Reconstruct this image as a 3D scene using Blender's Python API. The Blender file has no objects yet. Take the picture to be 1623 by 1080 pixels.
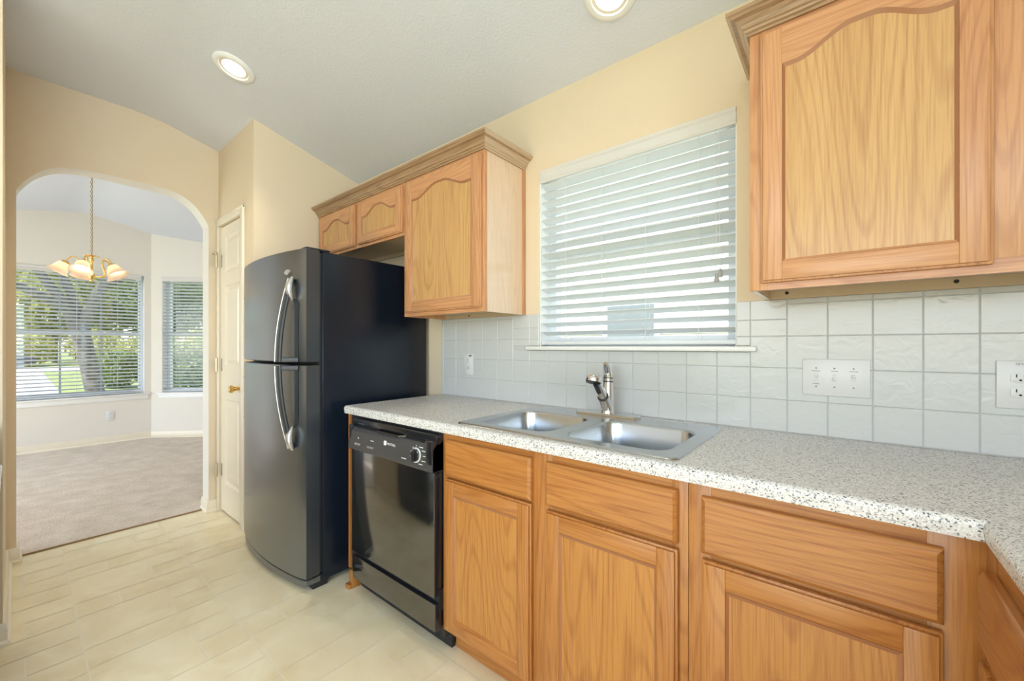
import bpy, bmesh, math, random
from mathutils import Vector, Matrix
random.seed(7)
SC = bpy.context.scene
COL = SC.collection
PI = math.pi

# light levels: sky, sun, added fills and kitchen daylight, recessed cans (spot, lens), chandelier bulbs
LV = dict(sky=.36, sun=6.2, east=145, south=29, dining=49, kitchen=.8, can=14, lens=5, bulb=36)
EXPOSURE = 0.36
# ------------------------------------------------------------------ camera, world, sun, area lights, exposure
TH = math.radians(50.8335)
cam_d = bpy.data.cameras.new('camera'); cam = bpy.data.objects.new('camera', cam_d); COL.objects.link(cam)
cam_d.sensor_width = 36.0; cam_d.lens = 642.64 / 1623.0 * 36.0
cam_d.shift_y = 9.0 / 1623.0
cam_d.clip_start = 0.02; cam_d.clip_end = 400
cam.location = (0, -1.67, 1.2105)
cam.rotation_euler = (PI / 2, 0, PI / 2 - TH)
SC.camera = cam

W = bpy.data.worlds.new('world'); SC.world = W; W.use_nodes = True
wn = W.node_tree.nodes; wl = W.node_tree.links
sky = wn.new('ShaderNodeTexSky'); sky.sky_type = 'NISHITA'; sky.sun_disc = False
sky.sun_elevation = math.radians(48); sky.sun_rotation = math.radians(180)
wl.new(sky.outputs[0], wn['Background'].inputs[0]); wn['Background'].inputs[1].default_value = LV['sky']

def light(name, kind, loc, rot, energy, color=(1, 1, 1), **kw):
    d = bpy.data.lights.new(name, kind); o = bpy.data.objects.new(name, d); COL.objects.link(o)
    o.location = loc; o.rotation_euler = rot; d.energy = energy; d.color = color
    for k, v in kw.items(): setattr(d, k, v)
    return o
light('sun', 'SUN', (0, -10, 20), (math.radians(42), 0, 0), LV['sun'], (1, .95, .86), angle=math.radians(1.0))
# daylight at the kitchen window; east, south and dining fills added at unseen openings
light('fill_east', 'AREA', (3.25, -2.9, 1.3), (0, math.radians(90), 0), LV['east'], (.70, .85, 1.02), shape='RECTANGLE', size=2.3, size_y=2.9)
light('fill_south', 'AREA', (.2, -4.25, 1.50), (math.radians(90), 0, 0), LV['south'], (.70, .85, 1.02), shape='RECTANGLE', size=3.4, size_y=1.7)
light('fill_dining', 'AREA', (-5.4, -4.25, 1.35), (math.radians(90), 0, 0), LV['dining'], (.74, .86, 1.0), shape='RECTANGLE', size=2.4, size_y=2.0)
light('daylight_kitchen', 'AREA', (-.74, .28, 1.66), (math.radians(-90), 0, 0), LV['kitchen'], (.86, .93, 1.0), shape='RECTANGLE', size=.86, size_y=.84)

vs = SC.view_settings
vs.view_transform = 'Standard'; vs.look = 'None'; vs.gamma = 1.0; vs.use_curve_mapping = False
vs.exposure = EXPOSURE
cy = SC.cycles
cy.max_bounces = 10; cy.diffuse_bounces = 5; cy.glossy_bounces = 4; cy.transparent_max_bounces = 16
cy.sample_clamp_indirect = 6.0; cy.caustics_reflective = False; cy.caustics_refractive = False
cy.use_denoising = True

# ------------------------------------------------------------------ materials
def mat(name):
    m = bpy.data.materials.new(name); m.use_nodes = True
    nt = m.node_tree
    return m, nt.nodes, nt.links, nt.nodes['Principled BSDF']
def simple(name, col, rough=.5, metal=0., spec=.5, coat=0., bump=None, emit=None):
    m, n, l, b = mat(name)
    b.inputs['Base Color'].default_value = (*col, 1); b.inputs['Roughness'].default_value = rough
    b.inputs['Metallic'].default_value = metal; b.inputs['Specular IOR Level'].default_value = spec
    b.inputs['Coat Weight'].default_value = coat
    if emit:
        b.inputs['Emission Color'].default_value = (*emit[0], 1); b.inputs['Emission Strength'].default_value = emit[1]
    if bump:
        sc, st, dist = bump
        tc = n.new('ShaderNodeTexCoord'); t = n.new('ShaderNodeTexNoise'); t.inputs['Scale'].default_value = sc
        t.inputs['Detail'].default_value = 3
        bp = n.new('ShaderNodeBump'); bp.inputs['Strength'].default_value = st; bp.inputs['Distance'].default_value = dist
        l.new(tc.outputs['Object'], t.inputs['Vector']); l.new(t.outputs['Fac'], bp.inputs['Height'])
        l.new(bp.outputs['Normal'], b.inputs['Normal'])
    return m
def ramp(n, stops):
    r = n.new('ShaderNodeValToRGB'); e = r.color_ramp.elements
    while len(e) < len(stops): e.new(.5)
    for k, (p, c) in enumerate(stops):
        e[k].position = p; e[k].color = (*c, 1)
    return r

def oak(name, axis, light_c, dark_c, rough=.32, ring=1.0, coat=.08):
    m, n, l, b = mat(name)
    tc = n.new('ShaderNodeTexCoord'); oi = n.new('ShaderNodeObjectInfo')
    off = n.new('ShaderNodeVectorMath'); off.operation = 'MULTIPLY_ADD'
    comb = n.new('ShaderNodeCombineXYZ')
    for k in range(3): l.new(oi.outputs['Random'], comb.inputs[k])
    off.inputs[1].default_value = (37.0, 53.0, 71.0)
    l.new(comb.outputs[0], off.inputs[0]); l.new(tc.outputs['Object'], off.inputs[2])
    def mapped(s_across, s_along):
        mp = n.new('ShaderNodeMapping'); s = [s_across] * 3; s['xyz'.index(axis)] = s_along
        mp.inputs['Scale'].default_value = s; l.new(off.outputs[0], mp.inputs['Vector']); return mp
    m1 = mapped(6.5 * ring, .62)
    n1 = n.new('ShaderNodeTexNoise'); n1.inputs['Scale'].default_value = 1.0; n1.inputs['Detail'].default_value = 1.2
    n1.inputs['Roughness'].default_value = .4
    l.new(m1.outputs[0], n1.inputs['Vector'])
    mu = n.new('ShaderNodeMath'); mu.operation = 'MULTIPLY'; mu.inputs[1].default_value = 150.0
    l.new(n1.outputs['Fac'], mu.inputs[0])
    sn = n.new('ShaderNodeMath'); sn.operation = 'SINE'; l.new(mu.outputs[0], sn.inputs[0])
    r1 = n.new('ShaderNodeMapRange'); r1.inputs[1].default_value = .30; r1.inputs[2].default_value = 1.0
    l.new(sn.outputs[0], r1.inputs[0])
    m2 = mapped(260, 7)
    n2 = n.new('ShaderNodeTexNoise'); n2.inputs['Scale'].default_value = 1.0; n2.inputs['Detail'].default_value = 2
    l.new(m2.outputs[0], n2.inputs['Vector'])
    r2 = n.new('ShaderNodeMapRange'); r2.inputs[1].default_value = .45; r2.inputs[2].default_value = .72
    l.new(n2.outputs['Fac'], r2.inputs[0])
    m3 = mapped(14, 1.0)
    n3 = n.new('ShaderNodeTexNoise'); n3.inputs['Scale'].default_value = 1.0; n3.inputs['Detail'].default_value = 2
    l.new(m3.outputs[0], n3.inputs['Vector'])
    a1 = n.new('ShaderNodeMath'); a1.operation = 'MULTIPLY_ADD'; a1.inputs[1].default_value = .24; a1.inputs[2].default_value = .03
    l.new(r1.outputs[0], a1.inputs[0])
    a2 = n.new('ShaderNodeMath'); a2.operation = 'MULTIPLY_ADD'; a2.inputs[1].default_value = .36
    l.new(r2.outputs[0], a2.inputs[0]); l.new(a1.outputs[0], a2.inputs[2])
    a3 = n.new('ShaderNodeMath'); a3.operation = 'MULTIPLY_ADD'; a3.inputs[1].default_value = .5
    l.new(n3.outputs['Fac'], a3.inputs[0]); l.new(a2.outputs[0], a3.inputs[2])
    cr = ramp(n, [(.12, light_c), (.85, dark_c)])
    l.new(a3.outputs[0], cr.inputs[0]); l.new(cr.outputs[0], b.inputs['Base Color'])
    b.inputs['Roughness'].default_value = rough; b.inputs['Coat Weight'].default_value = coat; b.inputs['Coat Roughness'].default_value = .22
    bp = n.new('ShaderNodeBump'); bp.inputs['Strength'].default_value = .12; bp.inputs['Distance'].default_value = .0008
    l.new(r2.outputs[0], bp.inputs['Height']); bp.invert = True; l.new(bp.outputs['Normal'], b.inputs['Normal'])
    return m
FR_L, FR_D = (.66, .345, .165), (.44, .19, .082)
LO_L, LO_D = (.49, .212, .052), (.29, .095, .022)  # base oak: weaker light and warm floor bounce put into its colour
PN_L, PN_D = (.66, .40, .165), (.44, .215, .080)
M = {}
M['oak_z'] = oak('oak_vertical_grain', 'z', FR_L, FR_D)
M['oak_x'] = oak('oak_horizontal_grain', 'x', FR_L, FR_D)
M['oak_y'] = oak('oak_cross_grain', 'y', FR_L, FR_D)
M['oak_panel'] = oak('oak_panel_veneer', 'z', PN_L, PN_D, ring=.8)
for k_, ax in (('base_z', 'z'), ('base_x', 'x'), ('base_y', 'y')): M[k_] = oak('base_oak_shaded_grain_' + ax, ax, LO_L, LO_D)
M['base_panel'] = oak('base_oak_shaded_panel', 'z', (.53, .245, .058), (.32, .115, .025), ring=.8)
M['oak_bead'] = simple('oak_bead', (.36, .15, .065), .35, coat=.2)
M['oak_side'] = oak('oak_side_glare', 'z', (.80, .59, .42), (.70, .48, .32), rough=.22, coat=1.0)  # oak whitened so its colour carries the window glare
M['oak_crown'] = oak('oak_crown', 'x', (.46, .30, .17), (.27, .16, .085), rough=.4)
M['oak_crown_y'] = oak('oak_crown_return_glare', 'y', (.60, .45, .30), (.44, .30, .18), rough=.35)  # return faces lightened, glare put into the oak colour
M['maple'] = simple('cabinet_inside', (.58, .44, .29), .5)
M['dark_hole'] = simple('dark_hole', (.02, .018, .015), .8)
M['wall'] = simple('wall_paint_cream', (.76, .63, .465), .75, spec=.25, bump=(160, .18, .004))
M['wall_d'] = simple('wall_paint_dining', (.79, .75, .69), .75, spec=.25, bump=(160, .18, .004))
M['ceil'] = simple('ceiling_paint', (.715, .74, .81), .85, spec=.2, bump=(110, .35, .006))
M['trim'] = simple('trim_paint', (.82, .74, .60), .3)
M['white'] = simple('white_paint', (.86, .86, .85), .35)
M['vinyl'] = simple('window_vinyl', (.82, .85, .88), .35)
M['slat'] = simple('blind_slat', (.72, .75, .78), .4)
M['slat_d'] = simple('blind_slat_backlit', (.56, .59, .62), .45)  # white slats greyed: backlit shade put into the colour
M['valance'] = simple('blind_valance', (.70, .68, .66), .45)
M['tassel'] = simple('grey_tassel', (.42, .42, .42), .5)
M['cord'] = simple('blind_cord', (.72, .73, .74), .7)
M['plate'] = simple('plastic_plate', (.74, .74, .75), .3)
M['brass'] = simple('brass', (.83, .58, .22), .22, metal=1)
M['brass_old'] = simple('brass_aged', (.50, .40, .24), .4, metal=1)
M['chrome'] = simple('chrome', (.78, .78, .80), .08, metal=1)
M['silver'] = simple('silver_plastic', (.60, .59, .575), .3, metal=.75)
M['steel'] = simple('stainless', (.54, .57, .60), .26, metal=1)
M['black'] = simple('black_enamel', (.012, .013, .016), .22, coat=.3)
M['black_m'] = simple('black_matte', (.015, .016, .018), .55)
M['black_panel'] = simple('black_console', (.055, .055, .058), .3)
M['rubber'] = simple('dark_grey_rubber', (.035, .038, .042), .38)
M['fridge_side'] = simple('black_textured_steel', (.006, .010, .018), .17, spec=.42, bump=(330, .45, .0010))
M['fridge_door'] = simple('dark_grey_steel', (.235, .255, .28), .30, metal=.9, bump=(380, .22, .0008))
M['door_edge'] = simple('dark_door_edge', (.030, .034, .040), .30, spec=.7, bump=(420, .25, .0008))
M['dw_door'] = simple('dark_mirror_panel', (.18, .177, .172), .10, metal=.95)
M['grout'] = simple('grout', (.56, .57, .57), .85)
M['lens'] = simple('light_lens', (1, 1, 1), .4, emit=((1, .96, .88), LV['lens']))
M['bulb'] = simple('lamp_bulb', (1, 1, 1), .4, emit=((1, .80, .58), LV['bulb']))
M['mark'] = simple('white_print', (.75, .75, .75), .5)
M['mark_g'] = simple('grey_print', (.22, .22, .23), .6)

def glass_mat():
    m = bpy.data.materials.new('window_glass'); m.use_nodes = True; n = m.node_tree.nodes; l = m.node_tree.links
    n.remove(n['Principled BSDF'])
    t = n.new('ShaderNodeBsdfTransparent'); g = n.new('ShaderNodeBsdfGlossy'); g.inputs['Roughness'].default_value = .02
    t.inputs[0].default_value = (.93, .96, .95, 1)
    mx = n.new('ShaderNodeMixShader'); mx.inputs[0].default_value = .05
    l.new(t.outputs[0], mx.inputs[1]); l.new(g.outputs[0], mx.inputs[2]); l.new(mx.outputs[0], n['Material Output'].inputs[0])
    return m
M['glass'] = glass_mat()

def shade_mat():
    m = bpy.data.materials.new('alabaster_glass'); m.use_nodes = True; n = m.node_tree.nodes; l = m.node_tree.links
    b = n['Principled BSDF']; b.inputs['Base Color'].default_value = (.93, .84, .74, 1); b.inputs['Roughness'].default_value = .25
    t = n.new('ShaderNodeBsdfTranslucent'); t.inputs[0].default_value = (1, .86, .72, 1)
    mx = n.new('ShaderNodeMixShader'); mx.inputs[0].default_value = .6
    l.new(b.outputs[0], mx.inputs[1]); l.new(t.outputs[0], mx.inputs[2]); l.new(mx.outputs[0], n['Material Output'].inputs[0])
    return m
M['shade'] = shade_mat()

def laminate():
    m, n, l, b = mat('speckled_laminate')
    tc = n.new('ShaderNodeTexCoord')
    v = n.new('ShaderNodeTexVoronoi'); v.inputs['Scale'].default_value = 360; l.new(tc.outputs['Object'], v.inputs['Vector'])
    sep = n.new('ShaderNodeSeparateColor'); l.new(v.outputs['Color'], sep.inputs[0])
    cr = ramp(n, [(0, (.12, .125, .135)), (.06, (.38, .375, .37)), (.19, (.68, .665, .645)), (.55, (.77, .755, .735)), (.9, (.83, .82, .805))])
    cr.color_ramp.interpolation = 'CONSTANT'
    l.new(sep.outputs[0], cr.inputs[0])
    nz = n.new('ShaderNodeTexNoise'); nz.inputs['Scale'].default_value = 340; nz.inputs['Detail'].default_value = 2
    l.new(tc.outputs['Object'], nz.inputs['Vector'])
    c2 = ramp(n, [(.36, (.80, .80, .81)), (.58, (1, 1, 1))]); l.new(nz.outputs['Fac'], c2.inputs[0])
    mx = n.new('ShaderNodeMix'); mx.data_type = 'RGBA'; mx.blend_type = 'MULTIPLY'; mx.inputs[0].default_value = 1
    l.new(cr.outputs[0], mx.inputs[6]); l.new(c2.outputs[0], mx.inputs[7]); l.new(mx.outputs[2], b.inputs['Base Color'])
    b.inputs['Roughness'].default_value = .38
    return m
M['laminate'] = laminate()

def tile_mat():
    m, n, l, b = mat('glazed_white_tile')
    b.inputs['Base Color'].default_value = (.61, .62, .62, 1); b.inputs['Roughness'].default_value = .16
    tc = n.new('ShaderNodeTexCoord'); t = n.new('ShaderNodeTexNoise'); t.inputs['Scale'].default_value = 26; t.inputs['Detail'].default_value = 1.5
    t.inputs['Distortion'].default_value = 1.2
    l.new(tc.outputs['Object'], t.inputs['Vector'])
    bp = n.new('ShaderNodeBump'); bp.inputs['Strength'].default_value = .35; bp.inputs['Distance'].default_value = .003
    l.new(t.outputs['Fac'], bp.inputs['Height']); l.new(bp.outputs['Normal'], b.inputs['Normal'])
    return m
M['tile'] = tile_mat()

def vinyl_mat(name, c1, c2):
    m, n, l, b = mat(name)
    tc = n.new('ShaderNodeTexCoord')
    t = n.new('ShaderNodeTexNoise'); t.inputs['Scale'].default_value = 5.5; t.inputs['Detail'].default_value = 5; t.inputs['Distortion'].default_value = .8
    l.new(tc.outputs['Object'], t.inputs['Vector'])
    at = n.new('ShaderNodeAttribute'); at.attribute_name = 'tint'
    ad = n.new('ShaderNodeMath'); ad.operation = 'MULTIPLY_ADD'; ad.inputs[1].default_value = .13
    l.new(at.outputs['Fac'], ad.inputs[0]); l.new(t.outputs['Fac'], ad.inputs[2])
    cr = ramp(n, [(.40, c1), (.80, c2)]); l.new(ad.outputs[0], cr.inputs[0])
    l.new(cr.outputs[0], b.inputs['Base Color']); b.inputs['Roughness'].default_value = .36
    t2 = n.new('ShaderNodeTexNoise'); t2.inputs['Scale'].default_value = 60; l.new(tc.outputs['Object'], t2.inputs['Vector'])
    bp = n.new('ShaderNodeBump'); bp.inputs['Strength'].default_value = .12; bp.inputs['Distance'].default_value = .002
    l.new(t2.outputs['Fac'], bp.inputs['Height']); l.new(bp.outputs['Normal'], b.inputs['Normal'])
    return m
M['vinyl_tile'] = vinyl_mat('vinyl_tile', (.91, .82, .59), (.79, .67, .43))
M['vinyl_joint'] = simple('vinyl_joint', (.91, .85, .69), .4)

def carpet_mat():
    m, n, l, b = mat('carpet_pile')
    tc = n.new('ShaderNodeTexCoord'); t = n.new('ShaderNodeTexNoise'); t.inputs['Scale'].default_value = 190; t.inputs['Detail'].default_value = 4
    l.new(tc.outputs['Object'], t.inputs['Vector'])
    t2 = n.new('ShaderNodeTexNoise'); t2.inputs['Scale'].default_value = 7; t2.inputs['Detail'].default_value = 4; l.new(tc.outputs['Object'], t2.inputs['Vector'])
    ad = n.new('ShaderNodeMath'); ad.operation = 'MULTIPLY_ADD'; ad.inputs[1].default_value = .45
    l.new(t2.outputs['Fac'], ad.inputs[0]); l.new(t.outputs['Fac'], ad.inputs[2])
    cr = ramp(n, [(.45, (.50, .42, .35)), (1.0, (.86, .77, .68))]); l.new(ad.outputs[0], cr.inputs[0])
    l.new(cr.outputs[0], b.inputs['Base Color']); b.inputs['Roughness'].default_value = .95; b.inputs['Specular IOR Level'].default_value = .1
    bp = n.new('ShaderNodeBump'); bp.inputs['Strength'].default_value = .6; bp.inputs['Distance'].default_value = .006
    l.new(t.outputs['Fac'], bp.inputs['Height']); l.new(bp.outputs['Normal'], b.inputs['Normal'])
    return m
M['carpet'] = carpet_mat()
M['carpet_edge'] = simple('carpet_edge', (.30, .19, .10), .95)

def noisy(name, c1, c2, scale, rough=.9, bump=0):
    m, n, l, b = mat(name)
    tc = n.new('ShaderNodeTexCoord'); t = n.new('ShaderNodeTexNoise'); t.inputs['Scale'].default_value = scale; t.inputs['Detail'].default_value = 5
    l.new(tc.outputs['Object'], t.inputs['Vector'])
    cr = ramp(n, [(.35, c1), (.68, c2)]); l.new(t.outputs['Fac'], cr.inputs[0]); l.new(cr.outputs[0], b.inputs['Base Color'])
    b.inputs['Roughness'].default_value = rough
    if bump:
        bp = n.new('ShaderNodeBump'); bp.inputs['Strength'].default_value = bump; bp.inputs['Distance'].default_value = .03
        l.new(t.outputs['Fac'], bp.inputs['Height']); l.new(bp.outputs['Normal'], b.inputs['Normal'])
    return m
M['lawn'] = noisy('lawn_grass', (.20, .28, .06), (.46, .47, .19), 3.0)
M['concrete'] = noisy('pale_concrete', (.50, .47, .42), (.62, .59, .54), 2.0)
M['bark'] = noisy('tree_bark', (.10, .085, .07), (.24, .20, .17), 9.0, bump=.8)
M['siding'] = simple('white_siding', (.86, .86, .84), .6)
M['roof'] = noisy('roof_shingle', (.16, .14, .13), (.26, .23, .21), 12.0)
M['grey_glass'] = simple('grey_window', (.22, .26, .29), .2)
M['car_dark'] = simple('car_paint_dark', (.04, .045, .05), .25, coat=.6)
M['car_white'] = simple('car_paint_white', (.80, .80, .80), .25, coat=.6)
M['tyre'] = simple('tyre', (.02, .02, .02), .8)
def leaf_mat(name, a, b_):
    m, n, l, b = mat(name)
    oi = n.new('ShaderNodeNewGeometry')
    cr = ramp(n, [(0, a), (1, b_)]); l.new(oi.outputs['Random Per Island'], cr.inputs[0]); l.new(cr.outputs[0], b.inputs['Base Color'])
    b.inputs['Roughness'].default_value = .6
    t = n.new('ShaderNodeBsdfTranslucent'); l.new(cr.outputs[0], t.inputs[0])
    mx = n.new('ShaderNodeMixShader'); mx.inputs[0].default_value = .4
    l.new(b.outputs[0], mx.inputs[1]); l.new(t.outputs[0], mx.inputs[2]); l.new(mx.outputs[0], n['Material Output'].inputs[0])
    return m
M['leaf_y'] = leaf_mat('yellow_green_leaves', (.24, .28, .05), (.62, .58, .20))
M['leaf_g'] = leaf_mat('green_leaves', (.06, .13, .025), (.30, .38, .10))
M['leaf_o'] = leaf_mat('oak_leaves', (.09, .12, .05), (.34, .36, .16))

# ------------------------------------------------------------------ mesh builder
class B:
    def __init__(s, X=None): s.bm = bmesh.new(); s.X = X or Matrix.Identity(4)
    def add(s, t, m):
        for f in t.faces: f.material_index = m
        t.transform(s.X)
        if s.X.determinant() < 0: bmesh.ops.reverse_faces(t, faces=t.faces[:])
        me = bpy.data.meshes.new('tmp'); t.to_mesh(me); t.free(); s.bm.from_mesh(me); bpy.data.meshes.remove(me)
    def box(s, x0, x1, y0, y1, z0, z1, m=0, bev=0, seg=2, R=None):
        t = bmesh.new(); bmesh.ops.create_cube(t, size=1)
        for v in t.verts:
            v.co = ((x0 + x1) / 2 + v.co.x * (x1 - x0), (y0 + y1) / 2 + v.co.y * (y1 - y0), (z0 + z1) / 2 + v.co.z * (z1 - z0))
        if bev: bmesh.ops.bevel(t, geom=t.edges[:], offset=bev, segments=seg, profile=.5, affect='EDGES', clamp_overlap=True)
        if R: t.transform(R)
        s.add(t, m); return s
    def prism(s, poly, axis, a, b, m=0, bev=0, seg=2, R=None):
        """poly in the two other axes (in xyz order), extruded along axis from a to b"""
        t = bmesh.new(); k = 'xyz'.index(axis)
        def P(p, q):
            c = list(p); c.insert(k, q); return Vector(c)
        A = [t.verts.new(P(p, a)) for p in poly]; Bv = [t.verts.new(P(p, b)) for p in poly]; n = len(poly)
        fa = t.faces.new(A); fb = t.faces.new(Bv[::-1])
        for i in range(n): t.faces.new((A[i], Bv[i], Bv[(i + 1) % n], A[(i + 1) % n]))
        bmesh.ops.recalc_face_normals(t, faces=t.faces[:])
        if bev:
            ed = [e for e in t.edges if (fa in e.link_faces) or (fb in e.link_faces)]
            bmesh.ops.bevel(t, geom=ed, offset=bev, segments=seg, profile=.5, affect='EDGES', clamp_overlap=True)
        if R: t.transform(R)
        s.add(t, m); return s
    def loft(s, loops, m=0, cap0=True, cap1=True, closed=True):
        t = bmesh.new(); V = [[t.verts.new(p) for p in lp] for lp in loops]; n = len(loops[0])
        for a, b in zip(V, V[1:]):
            for i in range(n if closed else n - 1): t.faces.new((a[i], a[(i + 1) % n], b[(i + 1) % n], b[i]))
        if cap0: t.faces.new(V[0][::-1])
        if cap1: t.faces.new(V[-1])
        bmesh.ops.recalc_face_normals(t, faces=t.faces[:])
        s.add(t, m); return s
    def tube(s, pts, r, n=10, m=0, cap=True, flat=None):
        pts = [Vector(p) for p in pts]; N = len(pts); rr = r if isinstance(r, (list, tuple)) else [r] * N
        tang = [(pts[min(i + 1, N - 1)] - pts[max(i - 1, 0)]).normalized() for i in range(N)]
        ref = Vector((0, 0, 1)) if abs(tang[0].z) < .9 else Vector((1, 0, 0))
        u = (ref - tang[0] * ref.dot(tang[0])).normalized(); loops = []
        for i in range(N):
            u = (u - tang[i] * u.dot(tang[i])).normalized(); w = tang[i].cross(u)
            fu, fw = flat or (1, 1)
            loops.append([pts[i] + (u * math.cos(2 * PI * k / n) * fu + w * math.sin(2 * PI * k / n) * fw) * rr[i] for k in range(n)])
        return s.loft(loops, m, cap, cap)
    def lathe(s, prof, n=24, m=0, T=None, cap0=False, cap1=False):
        T = T or Matrix.Identity(4)
        loops = [[T @ Vector((r * math.cos(2 * PI * k / n), r * math.sin(2 * PI * k / n), z)) for k in range(n)] for r, z in prof]
        return s.loft(loops, m, cap0, cap1)
    def sweep(s, path, prof, m=0, side=1, cap=True):
        """closed profile [(d, z)] swept along an xy path, d measured to the left of travel (side=1)"""
        P = [Vector((p[0], p[1])) for p in path]; nn = []
        for a, b in zip(P, P[1:]):
            d = (b - a).normalized(); nn.append(Vector((-d.y, d.x)) * side)
        loops = []
        for i, p in enumerate(P):
            if i == 0: o = nn[0]
            elif i == len(P) - 1: o = nn[-1]
            else:
                o = nn[i - 1] + nn[i]; o = o / (o.length_squared / 2)
            loops.append([Vector((p.x + o.x * d, p.y + o.y * d, z)) for d, z in prof])
        return s.loft(loops, m, cap, cap)
    def sphere(s, c, r, m=0, sc=(1, 1, 1), sub=2):
        t = bmesh.new(); bmesh.ops.create_icosphere(t, subdivisions=sub, radius=r)
        for v in t.verts: v.co = Vector((c[0] + v.co.x * sc[0], c[1] + v.co.y * sc[1], c[2] + v.co.z * sc[2]))
        s.add(t, m); return s
    def obj(s, name, mats, parent=None, label=None, angle=35, kind=None):
        me = bpy.data.meshes.new(name); s.bm.to_mesh(me); s.bm.free()
        for x in (mats if isinstance(mats, (list, tuple)) else [mats]): me.materials.append(M[x] if isinstance(x, str) else x)
        for p in me.polygons: p.use_smooth = True
        me.set_sharp_from_angle(angle=math.radians(angle))
        o = bpy.data.objects.new(name, me); COL.objects.link(o)
        if parent:
            o.parent = parent
            if parent.type == 'EMPTY': o.matrix_parent_inverse = parent.matrix_basis.inverted()
        if label: o['label'] = label
        if kind: o['kind'] = kind
        return o
def thing(name, label, cat, loc, group=None):
    o = bpy.data.objects.new(name, None); COL.objects.link(o); o.empty_display_size = .1
    o.location = loc; o['label'] = label; o['category'] = cat
    if group: o['group'] = group
    return o
def tag(o, label, cat, group=None):
    o['label'] = label; o['category'] = cat
    if group: o['group'] = group
    return o
def structure(o): o['kind'] = 'structure'; return o
def children(o): return [c for c in bpy.data.objects if c.parent == o]
def copy_tree(root, d=(0, 0, 0), label=None, rotz=None):
    r = root.copy(); COL.objects.link(r); r.location = Vector(root.location) + Vector(d)
    if rotz is not None: r.rotation_euler = (0, 0, rotz)
    if label: r['label'] = label
    for c in children(root):
        q = c.copy(); COL.objects.link(q); q.parent = r
        for g in children(c):
            h = g.copy(); COL.objects.link(h); h.parent = q
    return r
def text(name, body, size, T, m, parent, ext=.0004):
    cu = bpy.data.curves.new(name, 'FONT'); cu.body = body; cu.size = size; cu.extrude = ext
    cu.align_x = 'CENTER'; cu.align_y = 'CENTER'; cu.materials.append(M[m])
    tmp = bpy.data.objects.new('tmp', cu); COL.objects.link(tmp)
    me = bpy.data.meshes.new_from_object(tmp, depsgraph=bpy.context.evaluated_depsgraph_get()); bpy.data.objects.remove(tmp)
    o = bpy.data.objects.new(name, me); COL.objects.link(o); o.parent = parent
    if parent.type == 'EMPTY': o.matrix_parent_inverse = parent.matrix_basis.inverted()
    o.matrix_basis = T
    return o
FACE_Y = Matrix.Rotation(PI / 2, 4, 'X')           # text standing up and facing -y

# ------------------------------------------------------------------ room shell
def ceil_z(y): return 2.456 - .27 * y if y > -1.02 else (2.75 if y < -1.18 else 2.7314 + (2.75 - 2.7314) * ((-1.02 - y) / .16))
def CP(y0, y1):
    return [y for y in (0.0, -1.02, -1.06, -1.12, -1.18) if y1 < y < y0]

# floor: vinyl sheet printed with large and small squares, pale joints
fl = bmesh.new(); lay = fl.faces.layers.float.new('tint')
MOD, J, K1 = .445, .0045, .2967
def quad(x0, x1, y0, y1, z, mi, tint=0):
    f = fl.faces.new([fl.verts.new(p) for p in ((x0, y0, z), (x1, y0, z), (x1, y1, z), (x0, y1, z))]); f.material_index = mi; f[lay] = tint
X0, X1, Y0, Y1 = -3.67, 3.2, -4.2, 0.0
def tilec(x0, x1, y0, y1):
    x0, x1, y0, y1 = max(x0, X0), min(x1, X1), max(y0, Y0), min(y1, Y1)
    if x1 - x0 > .01 and y1 - y0 > .01: quad(x0 + J / 2, x1 - J / 2, y0 + J / 2, y1 - J / 2, 0, 0, random.random())
r_ = 0; y = -1.495 - 7 * MOD
while y < 0:
    x = X0 - MOD - (r_ * .17) % MOD
    while x < X1:
        tilec(x, x + K1, y, y + K1); tilec(x + K1, x + MOD, y, y + K1 / 2); tilec(x + K1, x + MOD, y + K1 / 2, y + MOD)
        tilec(x, x + K1 * .5, y + K1, y + MOD); tilec(x + K1 * .5, x + K1, y + K1, y + MOD)
        x += MOD
    y += MOD; r_ += 1
quad(X0, X1, Y0, Y1, -.0012, 1)
me = bpy.data.meshes.new('floor'); fl.to_mesh(me); fl.free(); me.materials.append(M['vinyl_tile']); me.materials.append(M['vinyl_joint'])
o = bpy.data.objects.new('floor', me); COL.objects.link(o); structure(o)
b = B(); b.box(-3.75, 3.3, -4.3, .14, -.14, -.003); structure(b.obj('floor_slab', 'concrete'))
b = B(); b.prism([(-3.665, -.02), (-3.665, .006), (-3.675, .013), (-9, .013), (-9, -.02)], 'y', -4.3, .9)
o = structure(b.obj('floor_carpet', 'carpet'))
b = B(); b.box(-3.668, -3.658, -1.655, -.785, .0005, .009, bev=.002); structure(b.obj('trim_1', 'carpet_edge'))

# wall_north (kitchen window wall, room face y = 0) with its window opening
WX0, WX1, WZ0, WZ1 = -1.182, -.300, 1.195, 2.090
b = B()
b.box(-3.72, WX0, 0, .14, 0, 2.456); b.box(WX1, 3.3, 0, .14, 0, 2.456)
b.box(WX0, WX1, 0, .14, 0, WZ0); b.box(WX0, WX1, 0, .14, WZ1, 2.456)
structure(b.obj('wall_north', 'wall'))
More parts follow.
